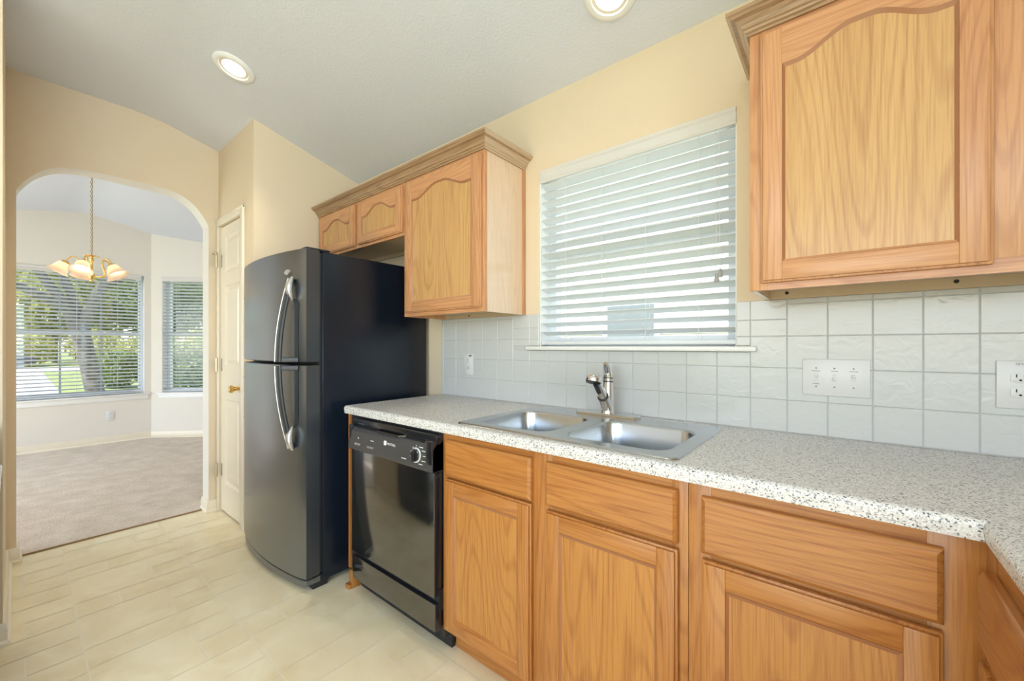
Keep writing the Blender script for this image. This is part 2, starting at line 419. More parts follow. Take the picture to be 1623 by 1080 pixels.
# wall_west with the arch
pts = [(-4.3, 0), (-1.663, 0)]
cx, hw, zs, hh = -1.2195, .4435, 2.085, .203
pts.append((-1.663, zs))
for i in range(1, 40):
    t = -math.cos(PI * i / 40); pts.append((cx + hw * t, zs + hh * (1 - abs(t) ** 4.8)))
pts += [(cx + hw, zs), (cx + hw, 0), (.60, 0), (.60, 2.456), (0, 2.456)]
pts += [(y, ceil_z(y)) for y in CP(0, -4.3) if y < 0] + [(-4.3, 2.75)]
b = B(); b.prism(pts, 'x', -3.72, -3.58); o = structure(b.obj('wall_west', ['wall', 'wall_d'], angle=20))
for p in o.data.polygons:
    if abs(p.normal.x) < .5 and -1.67 < p.center.y < -.77 and p.center.z < 2.4: p.material_index = 1  # arch reveal paler than the wall: dining daylight put into its colour
# pantry closet walls: door wall at y = -.715, niche wall at x = -2.88
DX0, DX1, DZ = -3.545, -3.085, 2.085
b = B()
b.box(-3.58, DX0, -.715, -.615, 0, 2.649); b.box(DX1, -2.884, -.715, -.615, 0, 2.649); b.box(DX0, DX1, -.715, -.615, DZ, 2.649)
b.prism([(0, 0), (0, 2.456), (-.615, 2.62205), (-.615, 0)], 'x', -2.98, -2.884)
structure(b.obj('wall_pantry', 'wall'))
# stub wall left of the walkway
b = B(); b.box(-3.58, -2.64, -1.82, -1.70, 0, 2.75); structure(b.obj('wall_south', 'wall'))
b = B(); b.box(-3.58, -1.55, -4.3, -4.2, 0, 2.75); b.box(1.95, 3.3, -4.3, -4.2, 0, 2.75); b.box(-1.55, 1.95, -4.3, -4.2, 2.4, 2.75); structure(b.obj('wall_back', 'wall'))
b = B(); b.box(3.2, 3.3, -1.5, 0, 0, 2.7); b.box(3.2, 3.3, -4.2, -1.5, 2.4, 2.75)
structure(b.obj('wall_east', 'wall'))
b = B(); b.box(.822, .94, -1.30, 0, 0, 2.70); structure(b.obj('wall_kitchen_east', 'wall'))  # unseen wall, its length shaped to hold back the east fill
# kitchen ceiling
top = [(.14, 2.418), (0, 2.456)] + [(y, ceil_z(y)) for y in CP(0, -4.3) if y < 0] + [(-4.3, 2.75), (-4.3, 2.95), (.14, 2.95)]
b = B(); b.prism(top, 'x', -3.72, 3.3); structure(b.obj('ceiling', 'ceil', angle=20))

# dining room
A = Vector((-7.03, -.535, 0)); EN = A + Vector((1, 1, 0)) * 1.09
S2 = math.sqrt(.5)
X_back = Matrix(((0, -1, 0, -7.03), (1, 0, 0, 0), (0, 0, 1, 0), (0, 0, 0, 1)))                # local x -> +y, local y -> -x (outdoors)
X_bay = Matrix(((S2, -S2, 0, A.x), (S2, S2, 0, A.y), (0, 0, 1, 0), (0, 0, 0, 1)))           # local x along the bay wall, local y outdoors
def dceil(y): return 2.82 - .22 * abs(y + 1.15) if abs(y + 1.15) > .15 else 2.82 - .22 * .075 - .22 * (y + 1.15) ** 2 / .3
D2 = (-2.06, -.600, .585, 2.125)                                                          # window_2 in local x, z
b = B(X_back)
b.box(-4.3, D2[0], 0, .14, 0, 2.9); b.box(D2[1], -.535, 0, .14, 0, 2.9); b.box(D2[0], D2[1], 0, .14, 0, D2[2]); b.box(D2[0], D2[1], 0, .14, D2[3], 2.9)
structure(b.obj('wall_dining_west', 'wall_d'))
D3 = (.128, 1.02, .585, 2.125)
b = B(X_bay); L_ = 1.09 / S2
b.box(-.06, D3[0], 0, .14, 0, 2.8); b.box(D3[1], L_ + .06, 0, .14, 0, 2.8); b.box(D3[0], D3[1], 0, .14, 0, D3[2]); b.box(D3[0], D3[1], 0, .14, D3[3], 2.8)
structure(b.obj('wall_dining_bay', 'wall_d'))
b = B(); b.box(EN.x - .06, -3.72, EN.y, EN.y + .14, 0, 2.7); structure(b.obj('wall_dining_north', 'wall_d'))
b = B(); b.box(-7.17, -6.7, -4.3, -4.2, 0, 2.9); b.box(-4.1, -3.72, -4.3, -4.2, 0, 2.9); b.box(-6.7, -4.1, -4.3, -4.2, 2.45, 2.9); structure(b.obj('wall_dining_south', 'wall_d'))
prof = [(.75, dceil(.75))] + [(y, dceil(y)) for y in (-1.0, -1.05, -1.10, -1.15, -1.20, -1.25, -1.30)] + [(-4.3, dceil(-4.3))]
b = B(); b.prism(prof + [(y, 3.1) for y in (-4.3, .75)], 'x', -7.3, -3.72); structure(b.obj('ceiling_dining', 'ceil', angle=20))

# baseboards with shoe moulding
BB = [(0, 0), (.022, 0), (.022, .010), (.013, .020), (.013, .060), (.010, .068), (.010, .078), (.005, .086), (0, .086)]
b = B(); b.sweep([(-3.58, -.715), (-3.58, -.776), (-3.72, -.776)], BB); structure(b.obj('baseboard_west', 'trim'))
b = B(); b.sweep([(-3.72, -1.663), (-3.58, -1.663), (-3.58, -1.70), (-2.64, -1.70), (-2.64, -1.82)], BB); structure(b.obj('baseboard_south', 'trim'))
b = B(); b.sweep([(-7.03, -4.2), (-7.03, -.535), (EN.x, EN.y), (-3.72, EN.y)], [(d, z + .012) for d, z in BB], side=-1); structure(b.obj('baseboard_dining', 'trim'))

# ------------------------------------------------------------------ windows and blinds
def window(n, X, x0, x1, z0, z1, rail, nm=0, yo=.085, apron=True, over=.045, zs=None):
    """vinyl single-hung window, local x along the wall, local +y outdoors"""
    root = bpy.data.objects.new('window_%d' % n, None); COL.objects.link(root); structure(root)
    fw = .045
    b = B(X)
    for a in ((x0, x0 + fw, z0, z1), (x1 - fw, x1, z0, z1), (x0 + fw, x1 - fw, z0, z0 + fw), (x0 + fw, x1 - fw, z1 - fw, z1)):
        b.box(a[0], a[1], yo, yo + .055, a[2], a[3], bev=.003)
    b.obj('window_frame', 'vinyl', root)
    b = B(X); b.box(x0 + fw, x1 - fw, yo + .004, yo + .045, rail - .022, rail + .022, bev=.004); b.obj('meeting_rail', 'vinyl', root)
    for k, (a, c) in enumerate(((z0 + fw, rail - .022), (rail + .022, z1 - fw))):
        b = B(X); b.box(x0 + fw, x1 - fw, yo + .030 + k * .01, yo + .034 + k * .01, a, c); b.obj('pane', 'glass', root)
        if nm:
            for i in range(1, nm):
                b = B(X); xm = x0 + fw + (x1 - x0 - 2 * fw) * i / nm; b.box(xm - .009, xm + .009, yo + .036 + k * .01, yo + .042 + k * .01, a, c); b.obj('grille_bar', 'slat_d', root)
    for a in ((x0 - .001, x0 + .004, z0, z1), (x1 - .004, x1 + .001, z0, z1), (x0, x1, z1 - .004, z1 + .001)):
        b = B(X); b.box(a[0], a[1], .003, yo, a[2], a[3]); b.obj('jamb_liner', 'white', root)
    b = B(X); zt = z0 if zs is None else zs
    b.box(x0 - over, x1 + over, -.032, .0, zt, zt + .019, bev=.005); b.box(x0, x1, -.001, yo, zt, zt + .019)
    b.obj('window_sill', 'white', root)
    if apron:
        b = B(X); b.box(x0 - over + .012, x1 + over - .012, -.014, 0, zt - .058, zt, bev=.003); b.obj('apron', 'white', root)
    return root
window(1, Matrix.Identity(4), WX0, WX1, 1.210, WZ1, 1.662, 0, apron=False, over=.066, zs=1.191)
window(2, X_back, D2[0], D2[1], D2[2] + .02, D2[3], 1.362, 4, zs=D2[2])
window(3, X_bay, D3[0], D3[1], D3[2] + .02, D3[3], 1.362, 2, zs=D3[2])

def blind(X, loc, label, x0, x1, z_top, z_bot, pitch, tilt, slat_m, yc=.036, valance=True, ladders=(), tassel=None, group=None):
    root = thing('window_blind', label, 'blind', X @ Vector(loc), group)
    w, t = .025, .0028
    b = B(X); z = z_top - .078; n = 0
    ca, sa = math.cos(tilt), math.sin(tilt)
    slats = B(X)
    while z > z_bot + .030:
        def pt(u, v): return (yc + u * ca - v * sa * -1, z - u * sa + v * ca)
        slats.prism([pt(-w, -t / 2), pt(0, -t / 2 + .0012), pt(w, -t / 2), pt(w, t / 2), pt(0, t / 2 + .0012), pt(-w, t / 2)], 'x', x0, x1)
        z -= pitch
    slats.obj('slats', slat_m, root, angle=50)
    b = B(X)
    vp = [(.004, -.060), (-.006, -.060), (-.010, -.052), (-.006, -.044), (-.006, -.018), (-.012, -.010), (-.012, 0), (.004, 0)]
    b.prism([(y + .004, z_top - .003 + z_) for y, z_ in vp], 'x', x0 - .004, x1 + .004); b.obj('valance', 'valance', root)
    b = B(X); b.box(x0, x1, .012, .062, z_top - .045, z_top - .004); b.obj('headrail', 'white', root)
    b = B(X); b.box(x0, x1, yc - .026, yc + .026, z_bot + .004, z_bot + .022, bev=.004); b.obj('bottom_rail', slat_m, root)
    for lx in ladders:
        b = B(X)
        for dy in (-.024, .024): b.tube([(lx, yc + dy, z_bot + .02), (lx, yc + dy, z_top - .05)], .0011, 5)
        b.obj('ladder_cord', 'cord', root)
    if tassel:
        for k, (lx, zt) in enumerate(tassel):
            b = B(X); b.tube([(lx, .006, z_top - .06), (lx + .004, .005, zt + .01)], .0012, 5); c = b.obj('lift_cord', 'cord', root)
            b = B(X); b.lathe([(.003, .016), (.006, .012), (.007, 0), (.010, -.012), (.009, -.016), (.002, -.017)], 10, T=Matrix.Translation((lx + .004, .005, zt)), cap0=True, cap1=True)
            b.obj('tassel', 'tassel', c)
    return root
blind(Matrix.Identity(4), (-.74, .03, 1.21), 'white wide-slat blind with hanging pull cords over the kitchen sink', WX0 + .006, WX1 - .005, WZ1, 1.213, .0434, math.radians(19.5), 'slat',
      ladders=(-1.036, -.846, -.644, -.434), tassel=((-.372, 1.470), (-.360, 1.486)))
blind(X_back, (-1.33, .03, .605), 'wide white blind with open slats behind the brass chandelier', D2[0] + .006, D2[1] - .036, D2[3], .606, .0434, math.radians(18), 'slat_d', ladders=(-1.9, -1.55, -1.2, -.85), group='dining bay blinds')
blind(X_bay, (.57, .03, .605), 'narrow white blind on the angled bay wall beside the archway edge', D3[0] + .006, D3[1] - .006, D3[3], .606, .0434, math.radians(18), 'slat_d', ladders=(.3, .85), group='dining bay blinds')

# ------------------------------------------------------------------ pantry door
root = bpy.data.objects.new('door_1', None); COL.objects.link(root); structure(root)
b = B()
dy = -.707; dx0, dx1 = DX0 + .004, DX1 - .003
pan = [(1.74, 2.00), (1.065, 1.650), (.215, .83)]
sx = .082
b.box(dx0, dx0 + sx, dy, dy + .035, .012, DZ - .006, bev=.002); b.box(dx1 - sx, dx1, dy, dy + .035, .012, DZ - .006, bev=.002)
zz = [.012] + [v for p in reversed(pan) for v in p] + [DZ - .006]
for a, c in zip(zz[::2], zz[1::2]): b.box(dx0 + sx - .002, dx1 - sx + .002, dy, dy + .035, a, c)
for a, c in pan:
    q = [(dx0 + sx, a), (dx1 - sx, a), (dx1 - sx, c), (dx0 + sx, c)]
    def ins(e, yy): return [Vector((x + e * (1 if i in (0, 3) else -1), yy, z + e * (1 if i < 2 else -1))) for i, (x, z) in enumerate(q)]
    b.loft([ins(0, dy), ins(.012, dy + .010), ins(.022, dy + .010), ins(.045, dy + .002)], cap0=False)
leaf = b.obj('door_leaf', 'trim', root, angle=15)
b = B()
CP_ = [(.0, 0), (.0, .014), (.012, .018), (.045, .012), (.052, .006), (.052, 0)]
b.box(DX1, DX1 + .05, -.731, -.715, 0, DZ + .05, bev=.004); b.box(DX0 - .034, DX0, -.731, -.715, 0, DZ, bev=.004); b.box(DX0 - .034, DX1 + .001, -.731, -.715, DZ, DZ + .05, bev=.004)
b.box(DX0 - .034, DX1 + .05, -.734, -.715, DZ + .035, DZ + .05, bev=.003)
b.box(DX0 - .001, DX0 + .004, -.712, -.615, 0, DZ); b.box(DX1 - .004, DX1, -.712, -.615, 0, DZ)
b.obj('door_casing', 'trim', root)
for k, z in enumerate((1.835, 1.075, .305)):
    b = B(); b.box(DX0 - .016, DX0 - .002, -.735, -.7305, z - .045, z + .045, bev=.001); b.tube([(DX0 - .001, -.736, z - .05), (DX0 - .001, -.736, z + .05)], .0065, 8)
    b.box(DX0 + .004, DX0 + .022, -.710, -.7065, z - .045, z + .045, bev=.001)
    if k == 0:
        b.tube([(DX0 - .03, -.752, z + .052), (DX0 + .03, -.742, z + .055)], .004, 8); b.box(DX0 - .012, DX0 + .012, -.748, -.733, z + .045, z + .058, bev=.002)
    b.obj('hinge', 'brass_old', root)
T = Matrix.Translation((-3.140, dy, .925)) @ Matrix.Rotation(PI / 2, 4, 'X')
b = B(); b.lathe([(.030, 0), (.030, .006), (.014, .010), (.012, .030), (.018, .040), (.026, .050), (.026, .060), (.018, .068), (.004, .070)], 18, T=T, cap0=True, cap1=True); b.obj('door_knob', 'brass', root)

# ------------------------------------------------------------------ oak cabinet fronts
def arch_pts(x0, x1, zs, h, n=34):
    out = []
    for i in range(n + 1):
        t = i / n; s = min(t, 1 - t)
        k = max(0., min(1., (s - .09) / .36)); out.append((x0 + (x1 - x0) * t, zs + h * k * k * (3 - 2 * k)))
    return out
def cab_door(name, parent, x0, x1, z0, z1, y, arch=0., X=None, sw=.054, top=None, label=None, low=False):
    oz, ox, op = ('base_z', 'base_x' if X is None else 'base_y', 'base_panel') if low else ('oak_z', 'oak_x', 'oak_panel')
    """frame-and-panel door, front face at y, facing -y; arch = rise of the cathedral top rail"""
    rx = top or .056
    b = B(X)
    b.box(x0, x1, y + .007, y + .020, z0, z1, 0, bev=.003)
    e = .006
    b.box(x0 + e, x0 + sw, y, y + .012, z0 + e, z1 - e, 0, bev=.003); b.box(x1 - sw, x1 - e, y, y + .012, z0 + e, z1 - e, 0, bev=.003)
    b.box(x0 + sw - .001, x1 - sw + .001, y + .0004, y + .012, z0 + e, z0 + rx, 1, bev=.0025)
    xi0, xi1 = x0 + sw, x1 - sw
    if arch:
        zs = z1 - rx - arch
        ap = arch_pts(xi0 - .001, xi1 + .001, zs, arch)
        b.prism([(xi0 - .001, z1 - e), *ap, (xi1 + .001, z1 - e)], 'y', y + .0004, y + .012, 1)
    else:
        ap = [(xi0 - .001, z1 - rx), (xi1 + .001, z1 - rx)]
        b.box(xi0 - .001, xi1 + .001, y + .0004, y + .012, z1 - rx, z1 - e, 1, bev=.0025)
    d = b.obj(name, [oz, ox], parent, label)
    # routed bead round the opening
    b = B(X); w = .011
    lo = [Vector((x, y + .0010, z)) for x, z in ap]; hi = [Vector((x, y + .0063, z - w)) for x, z in ap]
    t0 = [Vector((x, y + .0064, z + .004)) for x, z in ap]; 
    b.loft([lo, hi, t0], 0, False, False, closed=False)
    for xa, s in ((xi0, 1), (xi1, -1)):
        zt = ap[0][1]
        b.loft([[Vector((xa, y + .0015, z0 + rx)), Vector((xa, y + .0015, zt))], [Vector((xa + s * w * .6, y + .0063, z0 + rx)), Vector((xa + s * w * .6, y + .0063, zt))]], 0, False, False, closed=False)
    b.loft([[Vector((xi0, y + .0015, z0 + rx)), Vector((xi1, y + .0015, z0 + rx))], [Vector((xi0, y + .0063, z0 + rx + w * .6)), Vector((xi1, y + .0063, z0 + rx + w * .6))]], 1, False, False, closed=False)
    b.obj('bead', ['oak_bead', ox], d, angle=60)
    b = B(X); b.box(xi0 - .003, xi1 + .003, y + .0062, y + .016, z0 + rx - .004, z1 - rx + .006)
    b.obj('panel', op, d)
    return d
def drawer_front(name, parent, x0, x1, z0, z1, y, X=None, low=True):
    b = B(X); b.box(x0, x1, y + .008, y + .020, z0, z1, bev=.002); b.prism([(x0 + .001, y + .010), (x0 + .009, y), (x1 - .009, y), (x1 - .001, y + .010)], 'z', z0 + .009, z1 - .009)
    b = B(X)
    q = [(x0, z0), (x1, z0), (x1, z1), (x0, z1)]
    def ins(e, yy): return [Vector((x + e * (1 if i in (0, 3) else -1), yy, z + e * (1 if i < 2 else -1))) for i, (x, z) in enumerate(q)]
    b.loft([ins(0, y + .020), ins(0, y + .009), ins(.002, y + .006), ins(.008, y + .001), ins(.010, y)])
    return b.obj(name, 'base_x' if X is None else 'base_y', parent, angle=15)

YF = -.305
# over-fridge cabinet
root = thing('wall_cabinet', 'short two-door oak cabinet with arched doors above the black refrigerator', 'cabinet', (-2.37, -.15, 1.826))
x0, x1, z0, z1 = -2.878, -1.882, 1.826, 2.134
b = B(); b.box(x0, x0 + .016, YF + .019, -.002, z0, z1); b.box(x1 - .016, x1, YF + .019, -.002, z0, z1); b.box(x0, x1, YF + .019, -.002, z0 + .022, z0 + .034); b.box(x0, x1, YF + .019, -.002, z1 - .012, z1)
b.obj('carcass', 'maple', root)
b = B(); b.box(x0 + .016, x1 - .016, -.020, -.003, z0 - .002, z0 + .045, 0); b.obj('hanging_rail', 'maple', root)
b = B(); b.box(x0, x0 + .045, YF, YF + .019, z0, z1, 0, bev=.001); b.box(x1 - .045, x1, YF, YF + .019, z0, z1, 0, bev=.001); b.box(-2.40, -2.325, YF, YF + .019, z0, z1, 0, bev=.001)
b.box(x0 + .045, x1 - .045, YF + .0005, YF + .019, z0, z0 + .032, 1); b.box(x0 + .045, x1 - .045, YF + .0005, YF + .019, z1 - .045, z1, 1)
b.obj('face_frame', ['oak_z', 'oak_x'], root)
cab_door('door', root, -2.842, -2.381, 1.842, 2.103, YF - .020, arch=.048, top=.050)
cab_door('door', root, -2.344, -1.887, 1.842, 2.103, YF - .020, arch=.048, top=.050)
# tall wall cabinet beside the window
root = thing('wall_cabinet', 'single-door oak cabinet hanging between refrigerator and kitchen window', 'cabinet', (-1.578, -.15, 1.372))
x0, x1, z0 = -1.880, -1.275, 1.372
b = B(); b.box(x0, x0 + .016, YF + .019, -.002, z0, z1, 0); b.box(x0, x1 - .004, YF + .019, -.002, z0 + .022, z0 + .034, 1); b.box(x0, x1 - .004, YF + .019, -.002, z1 - .012, z1, 1)
b.obj('carcass', ['oak_z', 'maple'], root)
b = B(); b.box(x1 - .014, x1, YF + .019, -.002, z0, z1, 0); b.obj('side_panel', 'oak_side', root)
b = B(); b.box(x1, x1 + .006, -.022, -.001, z0, z1 - .012, 0, bev=.001); b.obj('scribe_strip', 'oak_z', root)
b = B(); b.box(x0 + .016, x1 - .016, -.020, -.003, z0, z0 + .05, 0); b.sphere((-1.66, -.022, z0 + .012), .004, 1); b.obj('hanging_rail', ['maple', 'dark_hole'], root)
b = B(); b.box(x0, x0 + .04, YF, YF + .019, z0, z1, 0, bev=.001); b.box(x1 - .04, x1, YF, YF + .019, z0, z1, 0, bev=.001)
b.box(x0 + .04, x1 - .04, YF + .0005, YF + .019, z0, z0 + .04, 1); b.box(x0 + .04, x1 - .04, YF + .0005, YF + .019, z1 - .045, z1, 1)
b.obj('face_frame', ['oak_z', 'oak_x'], root)
cab_door('door', root, -1.853, -1.287, 1.391, 2.103, YF - .020, arch=.050, sw=.058)
# right wall cabinet
root = thing('wall_cabinet', 'large oak cabinet with arched door hanging to the right of the kitchen window', 'cabinet', (.105, -.15, 1.372))
x0, x1 = -.211, .430
b = B(); b.box(x0 + .002, x0 + .016, YF + .019, -.002, z0, z1, 0); b.box(x1 - .016, x1, YF + .019, -.002, z0, z1, 0); b.box(x0 + .016, x1, YF + .019, -.002, z0 + .028, z0 + .040, 1); b.box(x0, x1, YF + .019, -.002, z1 - .012, z1, 1)
b.obj('carcass', ['oak_side', 'maple'], root)
b = B(); b.box(x0 + .016, x1 - .016, -.022, -.003, z0 - .001, z0 + .05, 0)
for xs in (-.145, .245): b.tube([(xs, -.0225, z0 + .018), (xs, -.0245, z0 + .018)], .0055, 10, 1)
b.obj('hanging_rail', ['maple', 'dark_hole'], root)
b = B(); b.box(x0, x0 + .045, YF, YF + .019, z0, z1, 0, bev=.001); b.box(.240, x1, YF, YF + .019, z0 + .032, z1, 0, bev=.001)
b.box(x0 + .045, .240, YF + .0005, YF + .019, z0, z0 + .032, 1); b.box(.240, x1, YF + .0005, YF + .019, z0, z0 + .032, 1); b.box(x0 + .045, .240, YF + .0005, YF + .019, z1 - .045, z1, 1)
b.obj('face_frame', ['oak_z', 'oak_x'], root)
cab_door('door', root, -.183, .258, 1.391, 2.103, YF - .020, arch=.050)
# crown mouldings
CR = [(-.012, 2.118), (.006, 2.118), (.006, 2.126), (.011, 2.129), (.013, 2.135), (.018, 2.138), (.022, 2.148), (.032, 2.158), (.044, 2.162), (.048, 2.166), (.050, 2.168), (.054, 2.170), (.054, 2.180), (-.012, 2.180)]
b = B(); b.sweep([(-2.879, YF), (-1.275, YF), (-1.275, -.001)], CR, side=-1)
o = b.obj('crown_moulding', ['oak_crown', 'oak_crown_y'], angle=20); tag(o, 'oak crown moulding running over the refrigerator and tall cabinet left of window', 'moulding')
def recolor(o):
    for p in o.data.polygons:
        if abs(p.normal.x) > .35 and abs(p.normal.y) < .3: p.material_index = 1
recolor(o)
b = B(); b.sweep([(-.211, -.001), (-.211, YF), (.430, YF)], CR, side=-1)
o = b.obj('crown_moulding', ['oak_crown', 'oak_crown_y'], angle=20); tag(o, 'oak crown moulding on the wall cabinet right of the window', 'moulding'); recolor(o)

# ------------------------------------------------------------------ base cabinets
YB = -.610
root = thing('base_cabinet', 'oak sink base cabinet with two doors and two drawer fronts below the sink', 'cabinet', (-.75, -.3, 0))
x0, x1, z0, z1 = -1.209, -.297, .105, .876
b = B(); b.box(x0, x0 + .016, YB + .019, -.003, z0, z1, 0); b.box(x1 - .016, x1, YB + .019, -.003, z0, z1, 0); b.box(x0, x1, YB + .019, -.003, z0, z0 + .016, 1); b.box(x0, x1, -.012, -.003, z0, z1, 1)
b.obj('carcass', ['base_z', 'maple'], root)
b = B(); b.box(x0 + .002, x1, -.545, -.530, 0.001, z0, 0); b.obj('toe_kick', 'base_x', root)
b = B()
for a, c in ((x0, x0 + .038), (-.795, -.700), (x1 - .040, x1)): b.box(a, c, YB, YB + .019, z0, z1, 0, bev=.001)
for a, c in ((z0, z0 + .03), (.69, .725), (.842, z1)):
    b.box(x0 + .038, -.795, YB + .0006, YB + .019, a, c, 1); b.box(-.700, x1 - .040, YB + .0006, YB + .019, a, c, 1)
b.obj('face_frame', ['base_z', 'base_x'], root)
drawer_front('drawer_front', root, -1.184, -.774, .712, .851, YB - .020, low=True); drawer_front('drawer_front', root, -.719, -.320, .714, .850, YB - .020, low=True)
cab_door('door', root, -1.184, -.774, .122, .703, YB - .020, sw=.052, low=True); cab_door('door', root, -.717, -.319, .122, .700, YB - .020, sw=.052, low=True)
root = thing('base_cabinet', 'oak base cabinet with one drawer and one door in the counter corner', 'cabinet', (-.05, -.3, 0))
x0, x1 = -.296, .195
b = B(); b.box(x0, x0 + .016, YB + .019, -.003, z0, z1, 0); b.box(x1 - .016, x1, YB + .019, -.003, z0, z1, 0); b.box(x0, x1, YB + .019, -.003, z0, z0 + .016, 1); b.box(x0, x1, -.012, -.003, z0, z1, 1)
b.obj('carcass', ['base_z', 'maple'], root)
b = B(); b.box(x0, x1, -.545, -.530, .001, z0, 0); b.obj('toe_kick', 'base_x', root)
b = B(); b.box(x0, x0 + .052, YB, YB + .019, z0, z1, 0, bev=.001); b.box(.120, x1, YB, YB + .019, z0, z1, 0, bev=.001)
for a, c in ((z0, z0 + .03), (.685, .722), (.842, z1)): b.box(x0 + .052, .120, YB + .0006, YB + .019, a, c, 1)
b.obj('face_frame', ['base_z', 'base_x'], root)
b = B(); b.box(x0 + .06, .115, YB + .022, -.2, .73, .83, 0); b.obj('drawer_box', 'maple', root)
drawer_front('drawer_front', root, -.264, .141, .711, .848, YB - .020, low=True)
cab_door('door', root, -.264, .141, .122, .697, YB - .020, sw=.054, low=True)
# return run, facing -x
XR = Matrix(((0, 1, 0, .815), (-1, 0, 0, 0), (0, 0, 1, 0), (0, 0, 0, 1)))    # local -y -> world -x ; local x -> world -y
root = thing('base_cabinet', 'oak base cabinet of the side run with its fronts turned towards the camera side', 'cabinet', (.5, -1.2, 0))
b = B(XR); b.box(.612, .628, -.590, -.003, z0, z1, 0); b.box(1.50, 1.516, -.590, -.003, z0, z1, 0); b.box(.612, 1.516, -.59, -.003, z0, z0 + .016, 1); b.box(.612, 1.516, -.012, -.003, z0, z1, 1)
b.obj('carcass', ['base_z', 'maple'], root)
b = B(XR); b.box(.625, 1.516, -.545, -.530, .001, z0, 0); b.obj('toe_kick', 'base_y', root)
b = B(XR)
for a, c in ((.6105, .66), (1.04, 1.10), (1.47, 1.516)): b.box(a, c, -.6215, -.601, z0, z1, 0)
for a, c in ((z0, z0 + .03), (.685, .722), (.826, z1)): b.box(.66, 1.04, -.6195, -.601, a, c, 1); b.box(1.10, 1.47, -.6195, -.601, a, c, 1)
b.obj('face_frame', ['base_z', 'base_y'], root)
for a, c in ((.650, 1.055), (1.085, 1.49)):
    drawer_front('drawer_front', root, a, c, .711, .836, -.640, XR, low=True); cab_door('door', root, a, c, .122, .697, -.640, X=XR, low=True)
# end panel between dishwasher and refrigerator
root = thing('end_panel', 'narrow oak end panel with toe shoe between refrigerator and dishwasher', 'panel', (-1.909, -.31, 0))
b = B(); b.prism([(-.612, .105), (-.612, .876), (-.003, .876), (-.003, .001), (-.545, .001), (-.545, .105)], 'x', -1.918, -1.901); b.obj('board', 'base_z', root)
b = B(); b.box(-1.921, -1.892, -.606, -.545, .001, .088, 0, bev=.001); b.box(-1.932, -1.893, -.625, -.600, .001, .024, 0, bev=.006); b.obj('toe_shoe', 'base_z', root)

# ------------------------------------------------------------------ countertop (two lengths meeting at a mitre)
SX0, SX1, SY0, SY1 = -1.128, -.352, -.580, -.085                              # sink cut-out
def edge_prof():
    p = [(.600, .878), (.632, .878)]
    for i in range(7):
        a = i / 6 * PI / 2; p.append((.635 - .015 + .015 * math.cos(a), .900 + .015 * math.sin(a)))
    return p + [(.600, .915)]
root_c = B()
CX = .82
ep = edge_prof()
def run(poly, xa):  # along x from xa to the mitre
    root_c.loft([[Vector((xa, -d, z)) for d, z in poly], [Vector((CX - d - .0006, -d, z)) for d, z in poly]])
run(ep, -1.920)
def slab(x0, x1f, y0, y1): # y0<y1 ; x1f(y)
    root_c.loft([[Vector((x0, y0, .878)), Vector((x0, y0, .915)), Vector((x0, y1, .915)), Vector((x0, y1, .878))],
                 [Vector((x1f(y0), y0, .878)), Vector((x1f(y0), y0, .915)), Vector((x1f(y1), y1, .915)), Vector((x1f(y1), y1, .878))]])
mit = lambda y: CX + y - .0006
slab(-1.920, lambda y: SX0, -.600, -.002); slab(SX0, lambda y: SX1, -.600, SY0); slab(SX0, lambda y: SX1, SY1, -.002); slab(SX1, mit, -.600, -.002)
o = root_c.obj('countertop', 'laminate', angle=40); tag(o, 'long grey speckled countertop with rounded front edge holding the sink', 'countertop')
b = B()
b.loft([[Vector((CX - d, -d - .0006, z)) for d, z in ep], [Vector((CX - d, -2.35, z)) for d, z in ep]])
b.loft([[Vector((CX - .60, -.6006, .878)), Vector((CX - .60, -.6006, .915)), Vector((CX, -.0006, .915)), Vector((CX, -.0006, .878))],
        [Vector((CX - .60, -2.35, .878)), Vector((CX - .60, -2.35, .915)), Vector((CX, -2.35, .915)), Vector((CX, -2.35, .878))]])
o = b.obj('countertop', 'laminate', angle=40); tag(o, 'grey speckled return countertop joined at the corner seam on the right', 'countertop')

# ------------------------------------------------------------------ backsplash tiles
b = B(); TP = .1093; TX0 = -.146; TY = -.0065
b.box(-1.916, -1.250, -.004, -.0005, .9155, 1.372, 1); b.box(-.255, .815, -.004, -.0005, .9155, 1.372, 1); b.box(-1.250, -.255, -.004, -.0005, .9155, 1.190, 1)
b.box(-1.250, WX0, -.004, -.0005, 1.212, 1.372, 1); b.box(WX1, -.255, -.004, -.0005, 1.212, 1.372, 1)
def tile1(xa, xb, za, zb):
    g = .0008; xa += g; xb -= g; za += g; zb -= g
    if xb - xa < .006 or zb - za < .006: return
    e = .0016
    q = [(xa, za), (xb, za), (xb, zb), (xa, zb)]
    def ins(d, yy): return [Vector((x + d * (1 if i in (0, 3) else -1), yy, z + d * (1 if i < 2 else -1))) for i, (x, z) in enumerate(q)]
    b.loft([ins(0, -.003), ins(0, TY + e), ins(e, TY)], cap0=False)
def tcut(xa, xb, za, zb):
    # trim against the window opening and its sill
    if xb <= -1.250 + .001 or xa >= -.255 - .001 or zb <= 1.1905: tile1(xa, xb, za, zb); return
    if za < 1.19: tile1(xa, xb, za, 1.190)
    zc = max(za, 1.2115)
    if xa < WX0: tile1(xa, min(xb, WX0), zc, zb)
    if xb > WX1: tile1(max(xa, WX1), xb, zc, zb)
k = -17
